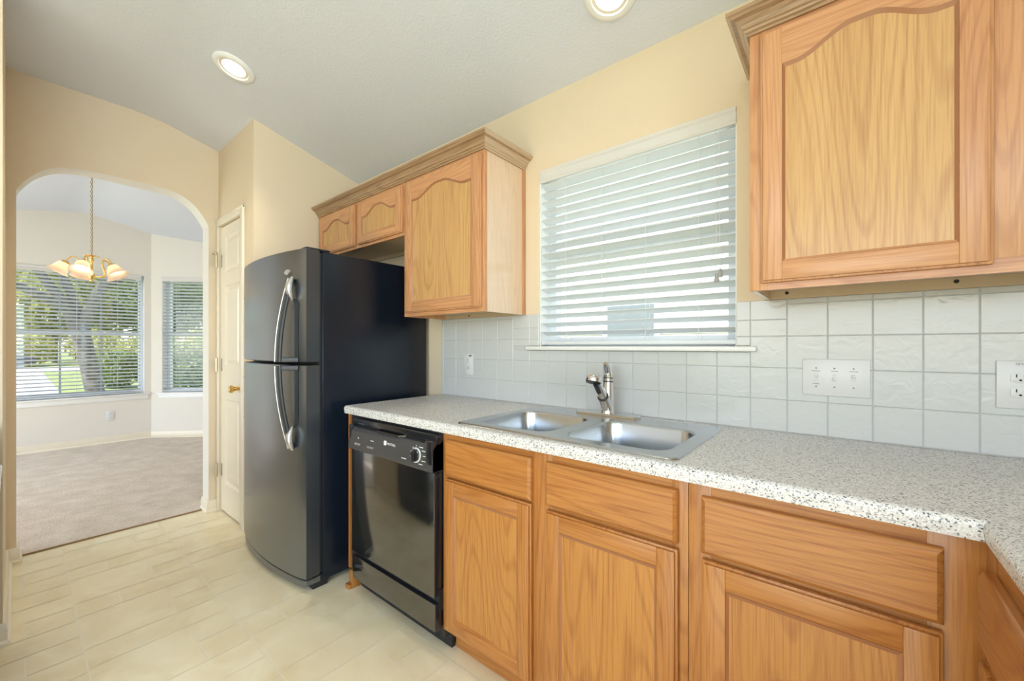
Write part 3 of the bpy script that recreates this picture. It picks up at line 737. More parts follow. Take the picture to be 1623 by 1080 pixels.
while TX0 + k * TP < .815:
    xa, xb = max(TX0 + k * TP, -1.916), min(TX0 + (k + 1) * TP, .815); k += 1
    if xb <= xa: continue
    rows = [.917, 1.026, 1.1355, 1.2450]
    for za, zb in zip(rows, rows[1:]): tcut(xa, xb, za, zb)
    if xa < TX0 - .01 and xb > -1.30: tcut(xa, xb, 1.245, 1.303); tcut(xa, xb, 1.303, 1.372)
    else: tcut(xa, xb, 1.245, 1.3545); tcut(xa, xb, 1.3545, 1.372)
o = b.obj('trim_2', ['tile', 'grout'], angle=15); structure(o)

# ------------------------------------------------------------------ sink
def rrect(x0, x1, y0, y1, r, z, n=7):
    out = []
    for cx_, cy_, a0 in ((x1 - r, y1 - r, 0), (x0 + r, y1 - r, PI / 2), (x0 + r, y0 + r, PI), (x1 - r, y0 + r, 3 * PI / 2)):
        for i in range(n + 1):
            a = a0 + PI / 2 * i / n; out.append(Vector((cx_ + r * math.cos(a), cy_ + r * math.sin(a), z)))
    return out
root = thing('sink', 'double-bowl stainless steel drop-in sink set into the speckled countertop', 'sink', (-.74, -.33, .915))
b = B(); ZR = .9205
bowls = [(-1.108, -.770, -.548, -.200), (-.712, -.372, -.548, -.200)]
t = bmesh.new()
def ring(lp):
    vs_ = [t.verts.new(p) for p in lp]
    return [t.edges.new((vs_[i], vs_[(i + 1) % len(vs_)])) for i in range(len(vs_))]
es = ring(rrect(-1.142, -.338, -.592, -.070, .022, ZR))
for q in bowls: es += ring(rrect(*q, .060, ZR))
bmesh.ops.triangle_fill(t, use_beauty=True, edges=es)
for f in t.faces:
    if f.normal.z < 0: f.normal_flip()
b.add(t, 0)
b.loft([rrect(-1.142, -.338, -.592, -.070, .022, ZR), rrect(-1.148, -.332, -.598, -.064, .026, ZR - .001), rrect(-1.152, -.328, -.602, -.060, .028, ZR - .0048)], cap0=False, cap1=False)
b.obj('deck', 'steel', root, angle=50)
for q in bowls:
    b = B(); L = []
    def R(e, z, r): return rrect(q[0] + e, q[1] - e, q[2] + e, q[3] - e, r, z)
    L = [R(0, ZR, .060), R(.004, ZR - .002, .058), R(.007, ZR - .008, .056), R(.012, ZR - .10, .052), R(.016, ZR - .142, .050), R(.026, ZR - .158, .045), R(.045, ZR - .165, .035)]
    b.loft(L, cap0=False); bo = b.obj('bowl', 'steel', root, angle=60)
    c = ((q[0] + q[1]) / 2, (q[2] + q[3]) / 2)
    b = B(); b.lathe([(.045, .0015), (.043, .004), (.034, .003), (.030, -.004), (.004, -.006)], 20, T=Matrix.Translation((c[0], c[1], ZR - .165)), cap1=True); b.obj('drain', 'chrome', bo)
# faucet
root = thing('faucet', 'chrome single-lever pull-out faucet standing behind the sink divider', 'faucet', (-.762, -.100, ZR))
b = B(); pl = [Vector((-.762 + x * .139, -.105 + y_ * .026, 0)) for x, y_ in ((1, .55), (.9, 1), (-.9, 1), (-1, .55), (-1, -.55), (-.9, -1), (.9, -1), (1, -.55))]
b.loft([[p + Vector((0, 0, ZR + .0005)) for p in pl], [p + Vector((0, 0, ZR + .009)) for p in pl], [Vector((-.762, -.105, ZR + .012)) + Vector(((p.x + .762) * .96, (p.y + .105) * .75, 0)) for p in pl]]); b.obj('deck_plate', 'chrome', root)
b = B()
b.tube([(-.762, -.100, ZR + .008), (-.762, -.100, ZR + .03), (-.762, -.100, .985), (-.762, -.098, 1.03), (-.762, -.096, 1.060)], [.0275, .025, .0255, .0225, .0205], 20)
b.tube([(-.762, -.100, .945), (-.762, -.118, .975), (-.762, -.142, 1.003)], [.024, .0245, .0225], 20)
b.obj('body', 'chrome', root, angle=50)
for p_, q_, r__ in (((-.762, -.0955, 1.060), (-.762, -.095, 1.064), .0215), ((-.762, -.0955, 1.075), (-.762, -.095, 1.079), .0215), ((-.762, -.140, 1.001), (-.762, -.1435, 1.0045), .0235)):
    b = B(); b.tube([p_, q_], r__, 20); b.obj('trim_ring', 'rubber', root)
b = B(); b.tube([(-.762, -.096, 1.0645), (-.762, -.096, 1.090), (-.762, -.101, 1.110), (-.762, -.112, 1.128), (-.762, -.124, 1.139)], [.0200, .0195, .0180, .0150, .008], 18, flat=(1, 1)); b.obj('lever', 'chrome', root, angle=50)
b = B(); b.tube([(-.762, -.143, 1.004), (-.762, -.170, 1.036), (-.762, -.196, 1.066)], [.0185, .0165, .0165], 18, 0)
b.tube([(-.762, -.176, 1.0235), (-.762, -.206, 1.0585)], [.010, .011], 12, 1)
T = Matrix.Translation((-.762, -.222, 1.082)) @ Matrix.Rotation(math.radians(-18), 4, 'X')
b.lathe([(.004, .020), (.018, .017), (.028, .008), (.032, -.006), (.031, -.014)], 22, 0, T=T, cap0=True); b.lathe([(.031, -.014), (.028, -.018), (.004, -.016)], 22, 1, T=T, cap1=True)
b.obj('spray_head', ['chrome', 'rubber'], root, angle=50)

# ------------------------------------------------------------------ refrigerator
FX0, FX1 = -2.868, -2.030
root = thing('refrigerator', 'black top-freezer refrigerator with bowed dark grey doors and long curved handles', 'refrigerator', (-2.42, -.40, 0))
b = B(); b.box(FX0, FX1, -.690, -.030, .030, 1.688, 0, bev=.006); b.obj('body', 'fridge_side', root)
def bow(yb, dy=0., inset=0.):
    P = [(FX0 + inset, yb)]
    n = 24; xa, xb = FX0 + inset, FX1 - inset
    for i in range(n + 1):
        t_ = i / n; s = abs(2 * t_ - 1)
        e = 0 if .02 < t_ < .98 else .006
        P.append((xa + (xb - xa) * t_, -.775 + e - dy - .046 * (1 - s ** 2)))
    P.append((FX1 - inset, yb)); return P
def fdoor(name, z0, z1):
    b = B(); pr = bow(-.704)
    b.prism(pr, 'z', z0, z1, 0, bev=.007)
    o = b.obj(name, ['fridge_door', 'door_edge'], root, angle=30)
    for p in o.data.polygons:
        if abs(p.normal.x) > .6 or p.normal.y > .5: p.material_index = 1
    return o
fz = fdoor('freezer_door', 1.131, 1.692); rf = fdoor('fridge_door', .064, 1.117)
b = B(); b.box(FX0 + .012, FX1 - .008, -.705, -.688, .07, 1.68, 0); b.obj('gasket', 'black_m', root)
b = B(); b.prism(bow(-.70, -.004, .004), 'z', .030, .058, 0, bev=.003); b.obj('base_grille', 'fridge_door', root)
for xa, ya, za in ((FX1 - .06, -.735, .06), (FX0 + .01, -.735, .06), (FX1 - .06, -.12, .04), (FX0 + .01, -.12, .04)):
    b = B(); b.box(xa, xa + .054, ya, ya + .075, 0, za, 0, bev=.004); b.obj('foot', 'black_m', root)
b = B(); b.box(FX1 - .085, FX1 - .02, -.76, -.64, 1.692, 1.704, 0, bev=.004); b.obj('hinge_cap', 'black_m', root)
def door_y(x):
    t_ = (x - FX0) / (FX1 - FX0); s = abs(2 * t_ - 1); return -.775 - .046 * (1 - s ** 2)
HX = -2.112; hy = door_y(HX)
def handle(door, z_end, z_seam):
    sgn = 1 if z_end > z_seam else -1
    H = abs(z_end - z_seam); path = []; rr = []
    for i in range(19):
        s = i / 18; z = z_end - sgn * H * s
        out = .010 + .056 * math.sin(min(1, s * 1.05) * PI / 2) ** .9
        path.append((HX - .012 * s, hy - out, z))
    b = B(); b.tube(path, [.0135] * 19, 14, 0, flat=(1.5, .75)); h = b.obj('handle', 'rubber', door, angle=60)
    # bright strip along the outer curve
    b = B(); b.tube([(x - .001, y_ - .0185, z) for x, y_, z in path], .0027, 8, 0); b.obj('edge_strip', 'silver', h, 'silver edge strip')
    # silver end shell
    e = []
    for i in range(7):
        s = i / 6; e.append((HX + .015 - .004 * s, hy - .010 - .018 * math.sin(s * PI) - .004, z_end + sgn * .006 - sgn * .115 * s))
    b = B(); b.tube(e, [.006, .013, .0165, .017, .015, .011, .004], 14, 0, flat=(1.15, .85)); b.obj('end_cap', 'silver', h, 'silver end cap')
    # foot plate against the door and bridge at the seam
    b = B(); zs_ = z_seam + sgn * .010
    b.box(HX - .018, HX + .032, hy - .006, hy + .006, min(z_end - sgn * .12, z_seam), max(z_end - sgn * .12, z_seam), 0, bev=.003)
    b.prism([(HX - .026, hy - .064), (HX + .006, hy - .064), (HX + .040, hy), (HX - .018, hy + .004)], 'z', min(zs_ - .012, zs_ + .012), max(zs_ - .012, zs_ + .012), 0, bev=.004)
    b.prism([(HX + .012, z_end - sgn * .10), (HX + .034, z_end - sgn * .13), (HX + .034, z_seam), (HX + .028, z_seam), (HX + .028, z_end - sgn * .14)], 'y', hy - .012, hy + .004, 0)
    b.obj('bracket', 'rubber', h, angle=40)
handle(fz, 1.545, 1.134); handle(rf, .705, 1.114)
b = B(); yb_ = door_y(-2.165); b.prism([(-2.165 + .032 * math.cos(a), 1.583 + .014 * math.sin(a) * (1 - .25 * abs(math.cos(a)))) for a in [2 * PI * i / 24 for i in range(24)]], 'y', yb_ - .006, yb_ + .004, 0, bev=.002); b.obj('badge', 'silver', fz, 'small silver oval badge')
for z, dr in ((1.50, fz), (1.02, rf), (.78, rf)):
    b = B(); b.tube([(FX0 + .03, door_y(FX0 + .03) - .0006, z), (FX0 + .03, door_y(FX0 + .03) + .002, z)], .0035, 8); b.obj('hole_plug', 'black_m', dr)

# ------------------------------------------------------------------ dishwasher
DA, DB, DY = -1.818, -1.214, -.652
root = thing('dishwasher', 'black built-in dishwasher with control knob between refrigerator and sink cabinet', 'dishwasher', (-1.55, -.33, 0))
b = B(); b.box(DA + .01, DB - .004, -.590, -.03, .105, .868, 0); b.box(-1.898, DA + .012, -.604, -.55, .105, .872, 0); b.box(DA, DB + .003, -.612, -.55, .840, .873, 0, bev=.002); b.obj('tub', 'black_m', root)
b = B(); b.box(DA, DB, DY, -.592, .238, .722, 0, bev=.004)
d = b.obj('door', ['dw_door', 'black'], root)
for p in d.data.polygons:
    if p.normal.y > -.5: p.material_index = 1
b = B()
pf = [(-.592, .722), (DY - .012, .727), (DY - .014, .735), (DY - .006, .812), (DY + .006, .826), (-.630, .829), (-.612, .838), (-.592, .838)]
b.prism(pf, 'x', DA - .006, DB + .002, 0); cp = b.obj('control_panel', 'black_panel', root, angle=20)
b = B(); b.box(DA - .006, DB + .002, -.640, -.60, .838, .866, 0, bev=.003); b.prism([(-1.62, -.632), (-1.60, -.655), (-1.44, -.655), (-1.42, -.632)], 'z', .829, .836, 0)
b.obj('top_trim', 'black', root)
b = B(); b.box(DA - .006, DA + .012, DY - .010, -.60, .722, .838, 0, bev=.004); b.obj('console_end', 'black', cp)
b = B(); b.box(DB - .040, DB + .002, DY - .012, -.60, .722, .845, 0, bev=.004); b.obj('console_end', 'black', cp)
def cpz(z): return DY - .014 + .008 * (z - .735) / .077
T = Matrix.Translation((-1.312, cpz(.778), .778)) @ Matrix.Rotation(PI / 2, 4, 'X') @ Matrix.Rotation(math.radians(-5), 4, 'X')
b = B(); b.lathe([(.0295, 0), (.0295, .004), (.0248, .004), (.0248, 0)], 32, 1, T=T); b.lathe([(.0248, .0), (.0255, .008), (.023, .011), (.003, .011)], 32, 0, T=T, cap1=True)
b.box(-.006, .006, -.024, .024, .010, .020, 0, bev=.003, R=T); b.obj('control_knob', ['black', 'mark'], cp)
for k in range(3):
    for xs, sp in ((-1.758, .016), (-1.652, .017)):
        b = B(); b.tube([(xs + k * sp, cpz(.757) + .002, .757), (xs + k * sp, cpz(.757) - .005, .757)], .0052, 10); b.obj('push_button', 'silver', cp)
for a in range(-60, 200, 32):
    x_, z_ = -1.312 + .040 * math.cos(math.radians(a)), .778 + .036 * math.sin(math.radians(a))
    if -1.36 < x_:
        b = B(); b.box(x_, x_ + (.024 if a < 70 else .006), cpz(z_) - .0008, cpz(z_) + .001, z_ - .0012, z_ + .0012); b.obj('cycle_mark', 'mark', cp)
for q in ((-1.405, -1.375, .7505, .7535), (-1.64, -1.615, .785, .788), (-1.745, -1.738, .781, .788)):
    b = B(); b.box(q[0], q[1], cpz(q[2]) - .0008, cpz(q[2]) + .001, q[2], q[3]); b.obj('cycle_mark', 'mark', cp)
b = B(); b.prism([(-1.536, .783), (-1.522, .783), (-1.518, .787), (-1.518, .803), (-1.532, .803), (-1.536, .799)], 'y', cpz(.79) - .0012, cpz(.79) + .003); b.obj('logo_mark', 'mark', cp)
text('lettering', 'MAYTAG', .015, Matrix.Translation((-1.483, cpz(.792) - .0012, .792)) @ FACE_Y, 'mark', cp)
b = B(); b.box(DA, DB, DY + .004, -.60, .106, .214, 0, bev=.003)
d = b.obj('access_panel', ['dw_door', 'black'], root)
for p in d.data.polygons:
    if p.normal.y > -.5: p.material_index = 1
b = B(); b.box(DA - .03, DB + .003, -.630, -.592, .18, .262, 0); b.obj('panel_gap', 'black_m', root)
b = B(); b.box(-1.88, -1.2105, -.565, -.545, .002, .104, 0, bev=.003); b.box(-1.240, -1.2105, -.60, -.55, .06, .235, 0, bev=.004); b.obj('toe_plate', 'black_m', root)
for xs in (-1.77, -1.26):
    b = B(); b.tube([(xs, -.50, 0), (xs, -.50, .11)], .012, 8); b.obj('levelling_leg', 'black_m', root)

# ------------------------------------------------------------------ outlets and switches
def duplex(root, cx_, cz, y, X=None):
    for dz in (-.0195, .0195):
        b = B(X)
        b.prism([(cx_ + .0172 * max(-1, min(1, 1.35 * math.cos(a))), cz + dz + .0142 * math.sin(a)) for a in [2 * PI * i / 28 for i in range(28)]], 'y', y - .0022, y + .001, 0, bev=.0006)
        b.box(cx_ - .0078, cx_ - .0056, y - .0026, y, cz + dz + .001, cz + dz + .0095, 1); b.box(cx_ + .0056, cx_ + .0078, y - .0026, y, cz + dz + .001, cz + dz + .008, 1)
        b.tube([(cx_, y - .0026, cz + dz - .006), (cx_, y, cz + dz - .006)], .0026, 8, 1)
        b.obj('receptacle', ['plate', 'dark_hole'], root)
def plate(root, x0, x1, z0, z1, y, X=None):
    b = B(X); b.box(x0, x1, y - .006, y, z0, z1, 0, bev=.0022); return b.obj('cover_plate', 'plate', root)
root = thing('wall_outlet', 'white duplex outlet on the backsplash under the tall wall cabinet', 'outlet', (-1.676, -.008, 1.105))
plate(root, -1.713, -1.640, 1.046, 1.166, -.0068)
duplex(root, -1.6765, 1.106, -.0130)
b = B(); b.box(-1.672, -1.648, -.0136, -.0128, 1.151, 1.160); b.obj('sticker', 'mark_g', root)
root = thing('wall_outlet', 'white outlet in a wide cover plate on the backsplash at the far right', 'outlet', (.357, -.008, 1.108))
plate(root, .319, .456, 1.046, 1.172, -.0068)
duplex(root, .360, 1.108, -.0130); duplex(root, .415, 1.108, -.0130)
text('lettering', 'GFCI PROTECTED', .0085, Matrix.Translation((.386, -.0134, 1.1635)) @ FACE_Y, 'mark_g', root, .0002)
root = thing('light_switch', 'white triple switch plate on the backsplash under the right wall cabinet', 'switch', (-.019, -.008, 1.109))
plate(root, -.103, .067, 1.050, 1.168, -.0068)
for k, (xs, up) in enumerate(((-.0665, 1), (-.0195, -1), (.0275, 1))):
    b = B(); b.box(xs - .0052, xs + .0052, -.0136, -.012, 1.097, 1.121, 0); b.box(xs - .0042, xs + .0042, -.022, -.0125, 1.1105 if up > 0 else 1.099, 1.1195 if up > 0 else 1.108, 1, bev=.0015)
    b.obj('toggle', ['cord', 'plate'], root)
for xs in (-.0665, -.0195, .0275):
    for z in (1.079, 1.139):
        b = B(); b.tube([(xs, -.0138, z), (xs, -.0125, z)], .0024, 8); b.obj('screw', 'mark_g', root)
for xs, z, w in ((-.0665, 1.130, .011), (-.0195, 1.130, .009), (.0275, 1.130, .011), (-.0665, 1.088, .008)):
    b = B(); b.box(xs - w, xs + w, -.0134, -.0126, z - .0008, z + .0008); b.obj('label_strip', 'mark_g', root)
root = thing('wall_outlet', 'white duplex outlet low on the dining wall under the wide window', 'outlet', (-7.02, -.92, .347))
plate(root, -.957, -.884, .287, .407, -.0005, X_back)
duplex(root, -.9205, .347, -.0068, X_back)

# ------------------------------------------------------------------ recessed ceiling lights
def can(x, y, label, gain=1.0):
    z = ceil_z(y); sl = math.atan(.27) if y > -1.02 else 0
    T = Matrix.Translation((x, y, z - .0005)) @ Matrix.Rotation(-sl, 4, 'X')
    root = thing('recessed_light', label, 'ceiling light', (x, y, z), 'recessed ceiling lights')
    b = B(); b.lathe([(.098, 0), (.098, -.004), (.090, -.010), (.078, -.012), (.070, -.011), (.068, -.007), (.066, -.002)], 40, T=T); b.obj('trim_ring', 'white', root, angle=50)
    b = B(); b.lathe([(.068, -.003), (.060, -.0055), (.054, -.0045)], 40, T=T); b.obj('baffle', 'trim', root)
    b = B(); b.lathe([(.056, -.0042), (.050, -.006), (.001, -.0065)], 40, T=T, cap1=True); b.obj('lens', 'lens', root)
    light('can_lamp', 'SPOT', T @ Vector((0, 0, -.012)), (-sl, 0, 0), LV['can'] * gain, (1, .90, .74), spot_size=math.radians(115), spot_blend=.8, shadow_soft_size=.05).parent = None
can(-2.530, -.925, 'lit recessed ceiling light near the archway and refrigerator', 2.9)
can(-.675, -.262, 'lit recessed ceiling light above the kitchen window, cut by the top edge', .15)

can(-.45, -1.95, 'added unseen recessed light on the flat ceiling opposite the sink', 1.9)  # added lamp out of view, brightening counter, floor and base fronts

# ------------------------------------------------------------------ chandelier
CH = Vector((-5.35, -1.221, 0))
root = thing('chandelier', 'brass five-arm chandelier with frosted bell shades hanging in the dining bay', 'chandelier', (CH.x, CH.y, 1.80))
b = B(); Tc = Matrix.Translation((CH.x, CH.y, 0))
b.lathe([(.003, 1.800), (.012, 1.806), (.016, 1.818), (.010, 1.828), (.020, 1.838), (.027, 1.856), (.024, 1.876), (.012, 1.886), (.009, 1.915), (.014, 1.925), (.009, 1.935), (.009, 1.985), (.016, 1.996), (.018, 2.012), (.010, 2.020), (.013, 2.030), (.008, 2.040), (.005, 2.060), (.004, 2.075)], 16, T=Tc, cap0=True, cap1=True); b.obj('column', 'brass', root, angle=50)
b = B(); b.lathe([(.010, 2.030), (.050, 2.036), (.058, 2.040), (.050, 2.038), (.010, 2.034)], 20, T=Tc); b.obj('dish', 'brass', root, angle=50)
b = B(); ztop = dceil(CH.y); z = 2.075; k = 0
while z < ztop - .06:
    lp = []; rr = .0085
    for i in range(12):
        a = 2 * PI * i / 12; dx = rr * math.cos(a); dz = .013 * math.sin(a) + .013
        lp.append(Vector((CH.x + (dx if k % 2 else dx * .5), CH.y + (0 if k % 2 else dx * .87), z + dz)))
    b.tube(lp + [lp[0]], .0021, 6, cap=False); z += .021; k += 1
b.tube([(CH.x + .004, CH.y + .004, 2.06), (CH.x + .004, CH.y + .004, ztop - .03)], .0018, 6)
b.obj('chain', 'brass_old', root)
b = B(); b.lathe([(.004, ztop - .045), (.02, ztop - .04), (.055, ztop - .012), (.06, ztop - .001)], 24, T=Tc, cap0=True, cap1=True); b.obj('canopy', 'brass', root, angle=50)
rgt = Vector((.0836, .9965, 0)); fwd = Vector((-.9965, .0836, 0))
for a in (180, 252, 324, 36, 108):
    a = math.radians(a); u = rgt * math.cos(a) + fwd * math.sin(a)
    def at(r, z): return (CH.x + u.x * r, CH.y + u.y * r, z)
    b = B(); pp = [at(.015, 1.862), at(.06, 1.850), at(.098, 1.862), at(.106, 1.895), at(.092, 1.945), at(.084, 1.985), at(.098, 2.013), at(.122, 2.016), at(.143, 1.998), at(.157, 1.968)]
    sm = []
    for i in range(len(pp) - 1):
        p0, p1, p2, p3 = [Vector(pp[max(0, min(len(pp) - 1, i + q))]) for q in (-1, 0, 1, 2)]
        for s in range(4):
            t_ = s / 4; sm.append(.5 * ((2 * p1) + (p2 - p0) * t_ + (2 * p0 - 5 * p1 + 4 * p2 - p3) * t_ ** 2 + (3 * p1 - p0 - 3 * p2 + p3) * t_ ** 3))
    sm.append(Vector(pp[-1])); b.tube(sm, .0055, 8); b.obj('arm', 'brass', root, angle=60)
    ax = (u * .50 + Vector((0, 0, -.86))).normalized(); base = Vector(at(.159, 1.963))
    T = Matrix.Translation(base) @ ax.to_track_quat('Z', 'Y').to_matrix().to_4x4()
    b = B(); b.lathe([(.006, -.012), (.022, -.006), (.032, .006), (.033, .014)], 20, T=T, cap0=True); b.obj('shade_holder', 'brass', root, angle=50)
    b = B(); b.lathe([(.030, .008), (.040, .020), (.049, .048), (.054, .072), (.066, .096), (.080, .108), (.078, .106), (.064, .093), (.052, .071), (.047, .048), (.038, .021), (.028, .010)], 28, T=T)
    sh = b.obj('lamp_shade', 'shade', root, angle=60)
    b = B(); c = base + ax * .045; b.sphere(c, .019, sub=2); b.obj('bulb', 'bulb', root)

# ------------------------------------------------------------------ black range in the recess beyond the stub wall
root = thing('range', 'black kitchen range with bright handle just inside the left edge', 'range', (-2.25, -2.05, 0))
b = B(); b.box(-2.625, -1.865, -2.40, -1.762, .05, .905, 0, bev=.004); b.obj('body', 'black', root)
b = B(); b.box(-2.615, -1.875, -1.762, -1.735, .20, .80, 0, bev=.006); d = b.obj('oven_door', 'black', root)
b = B(); b.tube([(-2.53, -1.735, .735), (-2.53, -1.716, .735)], .010, 10); b.tube([(-1.96, -1.735, .735), (-1.96, -1.716, .735)], .010, 10)
b.tube([(-2.57, -1.716, .735), (-2.56, -1.712, .735), (-1.93, -1.712, .735), (-1.92, -1.716, .735)], [.010, .013, .013, .010], 14); b.obj('handle', 'chrome', d, 'bright handle')
b = B(); b.box(-2.60, -1.89, -1.755, -1.742, .06, .19, 0, bev=.004); b.obj('drawer', 'black', root)
b = B(); b.box(-2.62, -1.87, -1.756, -1.740, .81, .895, 0, bev=.004); b.obj('control_panel', 'black', root)
for xs in (-2.56, -1.93):
    for ys in (-1.80, -2.34):
        b = B(); b.tube([(xs, ys, 0), (xs, ys, .06)], .015, 8); b.obj('foot', 'black_m', root)

# ------------------------------------------------------------------ outdoors
b = B(); b.box(-140, 40, -90, 90, -.50, -.35); structure(b.obj('lawn', 'lawn'))
b = B(); b.box(-46, -38, -50, 50, -.349, -.33); structure(b.obj('street', 'concrete'))
b = B(); b.prism([(-10.2, -2.1), (-10.6, -.72), (-38, -.62), (-38, -5.8), (-10.2, -4.6)], 'z', -.349, -.325); structure(b.obj('driveway', 'concrete'))
b = B(); b.prism([(-10.2, -.7), (-9.3, -.7), (-9.3, 3.5), (-10.2, 3.5)], 'z', -.349, -.325); structure(b.obj('path', 'concrete'))
def leafcloud(b, c, r, n, size, seed):
    rg = random.Random(seed); t = bmesh.new()
    for _ in range(n):
        while True:
            p = Vector((rg.uniform(-1, 1), rg.uniform(-1, 1), rg.uniform(-1, 1)))
            if .25 < p.length < 1: break
        p = Vector((c[0] + p.x * r[0], c[1] + p.y * r[1], c[2] + p.z * r[2]))
        u = Vector((rg.gauss(0, 1), rg.gauss(0, 1), rg.gauss(0, 1))).normalized(); w = u.orthogonal().normalized(); s = size * rg.uniform(.6, 1.3)
        t.faces.new([t.verts.new(p + u * s), t.verts.new(p + w * s * .55), t.verts.new(p - u * s), t.verts.new(p - w * s * .55)])
    b.add(t, 0)
GZ = -.35
root = thing('tree', 'big leaning oak tree with forked trunk on the lawn outside the wide dining window', 'tree', (-13, -.45, GZ))
b = B()
b.tube([(-13, -.42, GZ - .02), (-13, -.50, .06), (-13, -.62, .78), (-13, -.74, 1.45), (-13, -.80, 1.75)], [.22, .165, .15, .155, .17], 14)
for pts_, rs in (([(-13, -.78, 1.60), (-13, -.98, 2.10), (-13.1, -1.30, 2.70), (-13.3, -1.75, 3.5), (-13.5, -2.3, 4.6)], [.13, .10, .08, .065, .04]),
                 ([(-13, -.76, 1.62), (-13.1, -.86, 2.25), (-13.2, -1.02, 2.85), (-13.4, -1.1, 4.2)], [.12, .08, .07, .04]),
                 ([(-13, -.74, 1.55), (-12.9, -.55, 2.25), (-12.8, -.28, 2.90), (-12.6, .2, 3.8), (-12.4, .8, 4.8)], [.13, .105, .09, .07, .04]),
                 ([(-13, -.95, 2.05), (-12.9, -1.6, 2.42), (-12.8, -2.3, 2.75), (-12.7, -3.2, 3.2)], [.10, .075, .06, .03]),
                 ([(-12.85, -.42, 2.6), (-12.9, .05, 2.85), (-13.0, .8, 3.1), (-13.1, 1.6, 3.2)], [.09, .07, .05, .025]),
                 ([(-13.2, -1.45, 2.95), (-13.1, -1.35, 3.5), (-13.0, -1.25, 4.4)], [.07, .05, .03])):
    b.tube(pts_, rs, 9)
b.obj('trunk', 'bark', root, angle=60)
b = B()
for c, r, n in (((-13.2, -.6, 5.0), (2.2, 3.6, 1.6), 1300), ((-12.9, 1.6, 3.7), (1.4, 1.6, .9), 420), ((-13.6, -2.4, 3.6), (1.2, 1.4, .6), 130), ((-12.8, .9, 3.0), (1.0, .9, .5), 160)): leafcloud(b, c, r, n, .11, n)
b.obj('crown', 'leaf_o', root)
def tree(name, label, x, y_, h, r, m, n, size, trunk=True, group=None, z0=None):
    root = thing(name, label, 'tree' if name == 'tree' else 'bush', (x, y_, GZ), group)
    if trunk:
        b = B(); b.tube([(x, y_, GZ - .02), (x + .1, y_ + .05, GZ + h * .35), (x, y_, GZ + h * .7)], [.22, .16, .08], 8); b.obj('trunk', 'bark', root)
    b = B(); zc = GZ + h * (.62 if trunk else .5); leafcloud(b, (x, y_, zc), (r, r, h * (.42 if trunk else .5)), n, size, int(abs(x * 31 + y_ * 17)))
    b.obj('crown' if trunk else 'foliage', m, root)
G = 'background trees across the street'
for x, y_, h, r, m, n, lab in ((-66, -3.2, 12.0, 3.7, 'leaf_y', 2400, 'yellow-green tree across the street at the left edge of wide window'),
                         (-66, 4.6, 12.5, 3.7, 'leaf_y', 2400, 'yellow-green tree across the street seen behind the oak fork'),
                         (-66, 12.4, 12.0, 3.7, 'leaf_g', 2400, 'tall green tree across the street filling the narrow bay window'),
                         (-57, .7, 9.0, 3.4, 'leaf_y', 2200, 'lower pale green tree across the street left of the oak trunk'),
                         (-57, 8.0, 9.5, 3.4, 'leaf_g', 2200, 'lower green tree across the street at right side of wide window')):
    tree('tree', lab, x, y_, h, r, m, n, .36, group=G)
for x, y_, h, r, m, n, lab in ((-21.0, .78, 1.45, .78, 'leaf_g', 1500, 'small round green bush on the lawn right of the oak trunk'), (-27.0, 2.35, 2.1, 1.15, 'leaf_y', 1700, 'bright green bush on the lawn behind the small round bush'),
                          (-16.5, 1.75, 1.7, .72, 'leaf_g', 1400, 'dark green bush outside the narrow bay window'), (-19.5, 3.1, 2.0, .85, 'leaf_g', 1400, 'green bush at right edge outside the narrow bay window'),
                          (-49.5, -1.2, 2.6, 1.9, 'leaf_y', 1300, 'yellow-green shrub across the street behind the dark car'), (-49.5, 2.8, 3.0, 1.9, 'leaf_y', 1300, 'yellow-green shrub across the street behind the oak trunk'),
                          (-49.5, 6.8, 3.0, 1.9, 'leaf_g', 1300, 'green shrub across the street at right end of wide window'), (-42, 8.6, 3.2, 1.9, 'leaf_y', 1300, 'pale shrub across the street seen through the narrow bay window')):
    tree('bush', lab, x, y_, h, r, m, n, .16 if x < -40 else .085, trunk=False, group='shrubs on the front lawn' if x > -40 else 'shrubs across the street')
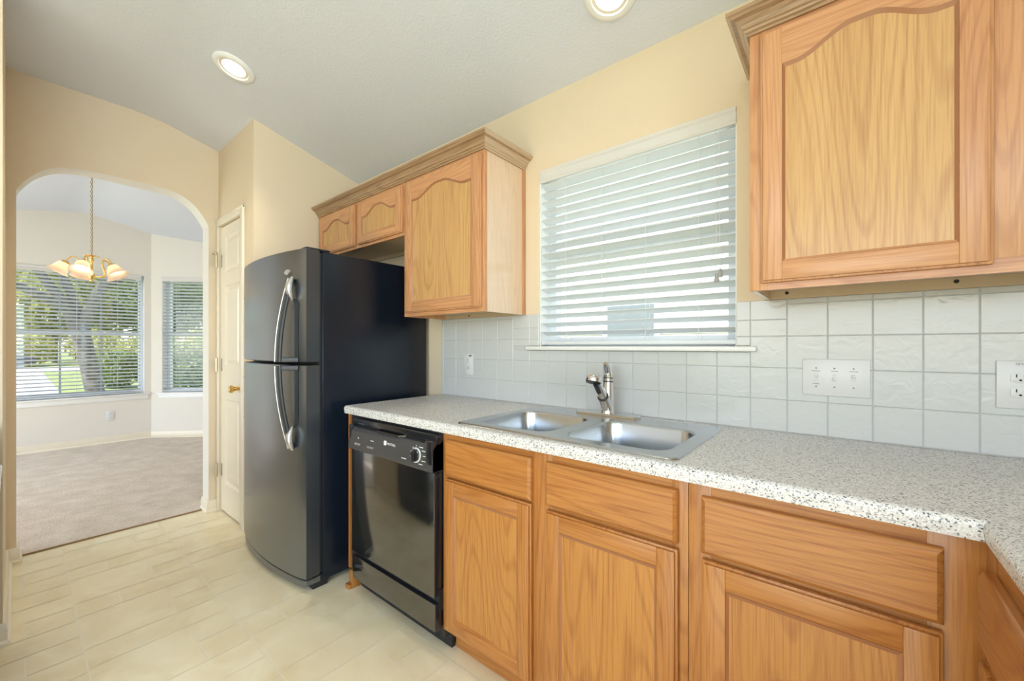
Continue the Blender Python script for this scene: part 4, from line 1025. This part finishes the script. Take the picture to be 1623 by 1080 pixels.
def car(label, x, y_, m, suv):
    root = thing('car', label, 'car', (x, y_, GZ + .02)); z = GZ + .02; L = 2.2
    h1, h2 = (.95, 1.70) if suv else (.80, 1.42)
    b = B(); b.prism([(y_ - L, z + .28), (y_ - L, z + h1 - .12), (y_ - L + .25, z + h1), (y_ + L - .3, z + h1 - .08), (y_ + L, z + h1 - .28), (y_ + L, z + .28)], 'x', x - .86, x + .86, 0, bev=.06); b.obj('body', m, root)
    b = B(); b.prism([(y_ - L + .15 if suv else y_ - 1.4, z + h1 - .02), (y_ - L + .4 if suv else y_ - .9, z + h2), (y_ + .35, z + h2), (y_ + 1.15, z + h1 - .02)], 'x', x - .74, x + .74, 0, bev=.05); c = b.obj('cabin', m, root)
    b = B(); b.prism([(y_ - 1.5 if suv else y_ - 1.1, z + h1 + .06), (y_ - 1.45 if suv else y_ - .85, z + h2 - .1), (y_ + .3, z + h2 - .1), (y_ + .85, z + h1 + .06)], 'x', x + .735, x + .75, 0); b.obj('side_windows', 'grey_glass', c)
    for yy in (-1.35, 1.35):
        for xx in (-.78, .78):
            b = B(); b.tube([(x + xx - .1, y_ + yy, z + .32), (x + xx + .1, y_ + yy, z + .32)], .32, 18); b.obj('wheel', 'tyre', root)
car('dark car parked at the kerb across the street, left edge of the wide window', -46.8, -2.85, 'car_dark', True)
# neighbouring house outside the kitchen window
root = thing('house', 'white neighbouring house wall with grey window outside the kitchen window', 'house', (-1, 3.4, GZ))
b = B(); z = GZ
while z < 5.0:
    b.prism([(3.2, z), (3.216, z + .19), (3.4, z + .19), (3.4, z)], 'x', -7.0, 7, 0); z += .19
b.obj('siding_wall', 'siding', root, angle=20)
b = B(); b.prism([(2.85, 5.02), (2.85, 5.16), (6.5, 6.6), (6.5, 6.4), (3.2, 5.05)], 'x', -7.3, 7.3); b.obj('roof', 'roof', root)
b = B(); b.box(-2.42, -1.68, 3.17, 3.21, .55, 1.79, 0, bev=.004); w = b.obj('window', 'vinyl', root)
b = B(); b.box(-2.35, -1.75, 3.160, 3.172, .62, 1.72, 0); b.obj('pane', 'grey_glass', w)
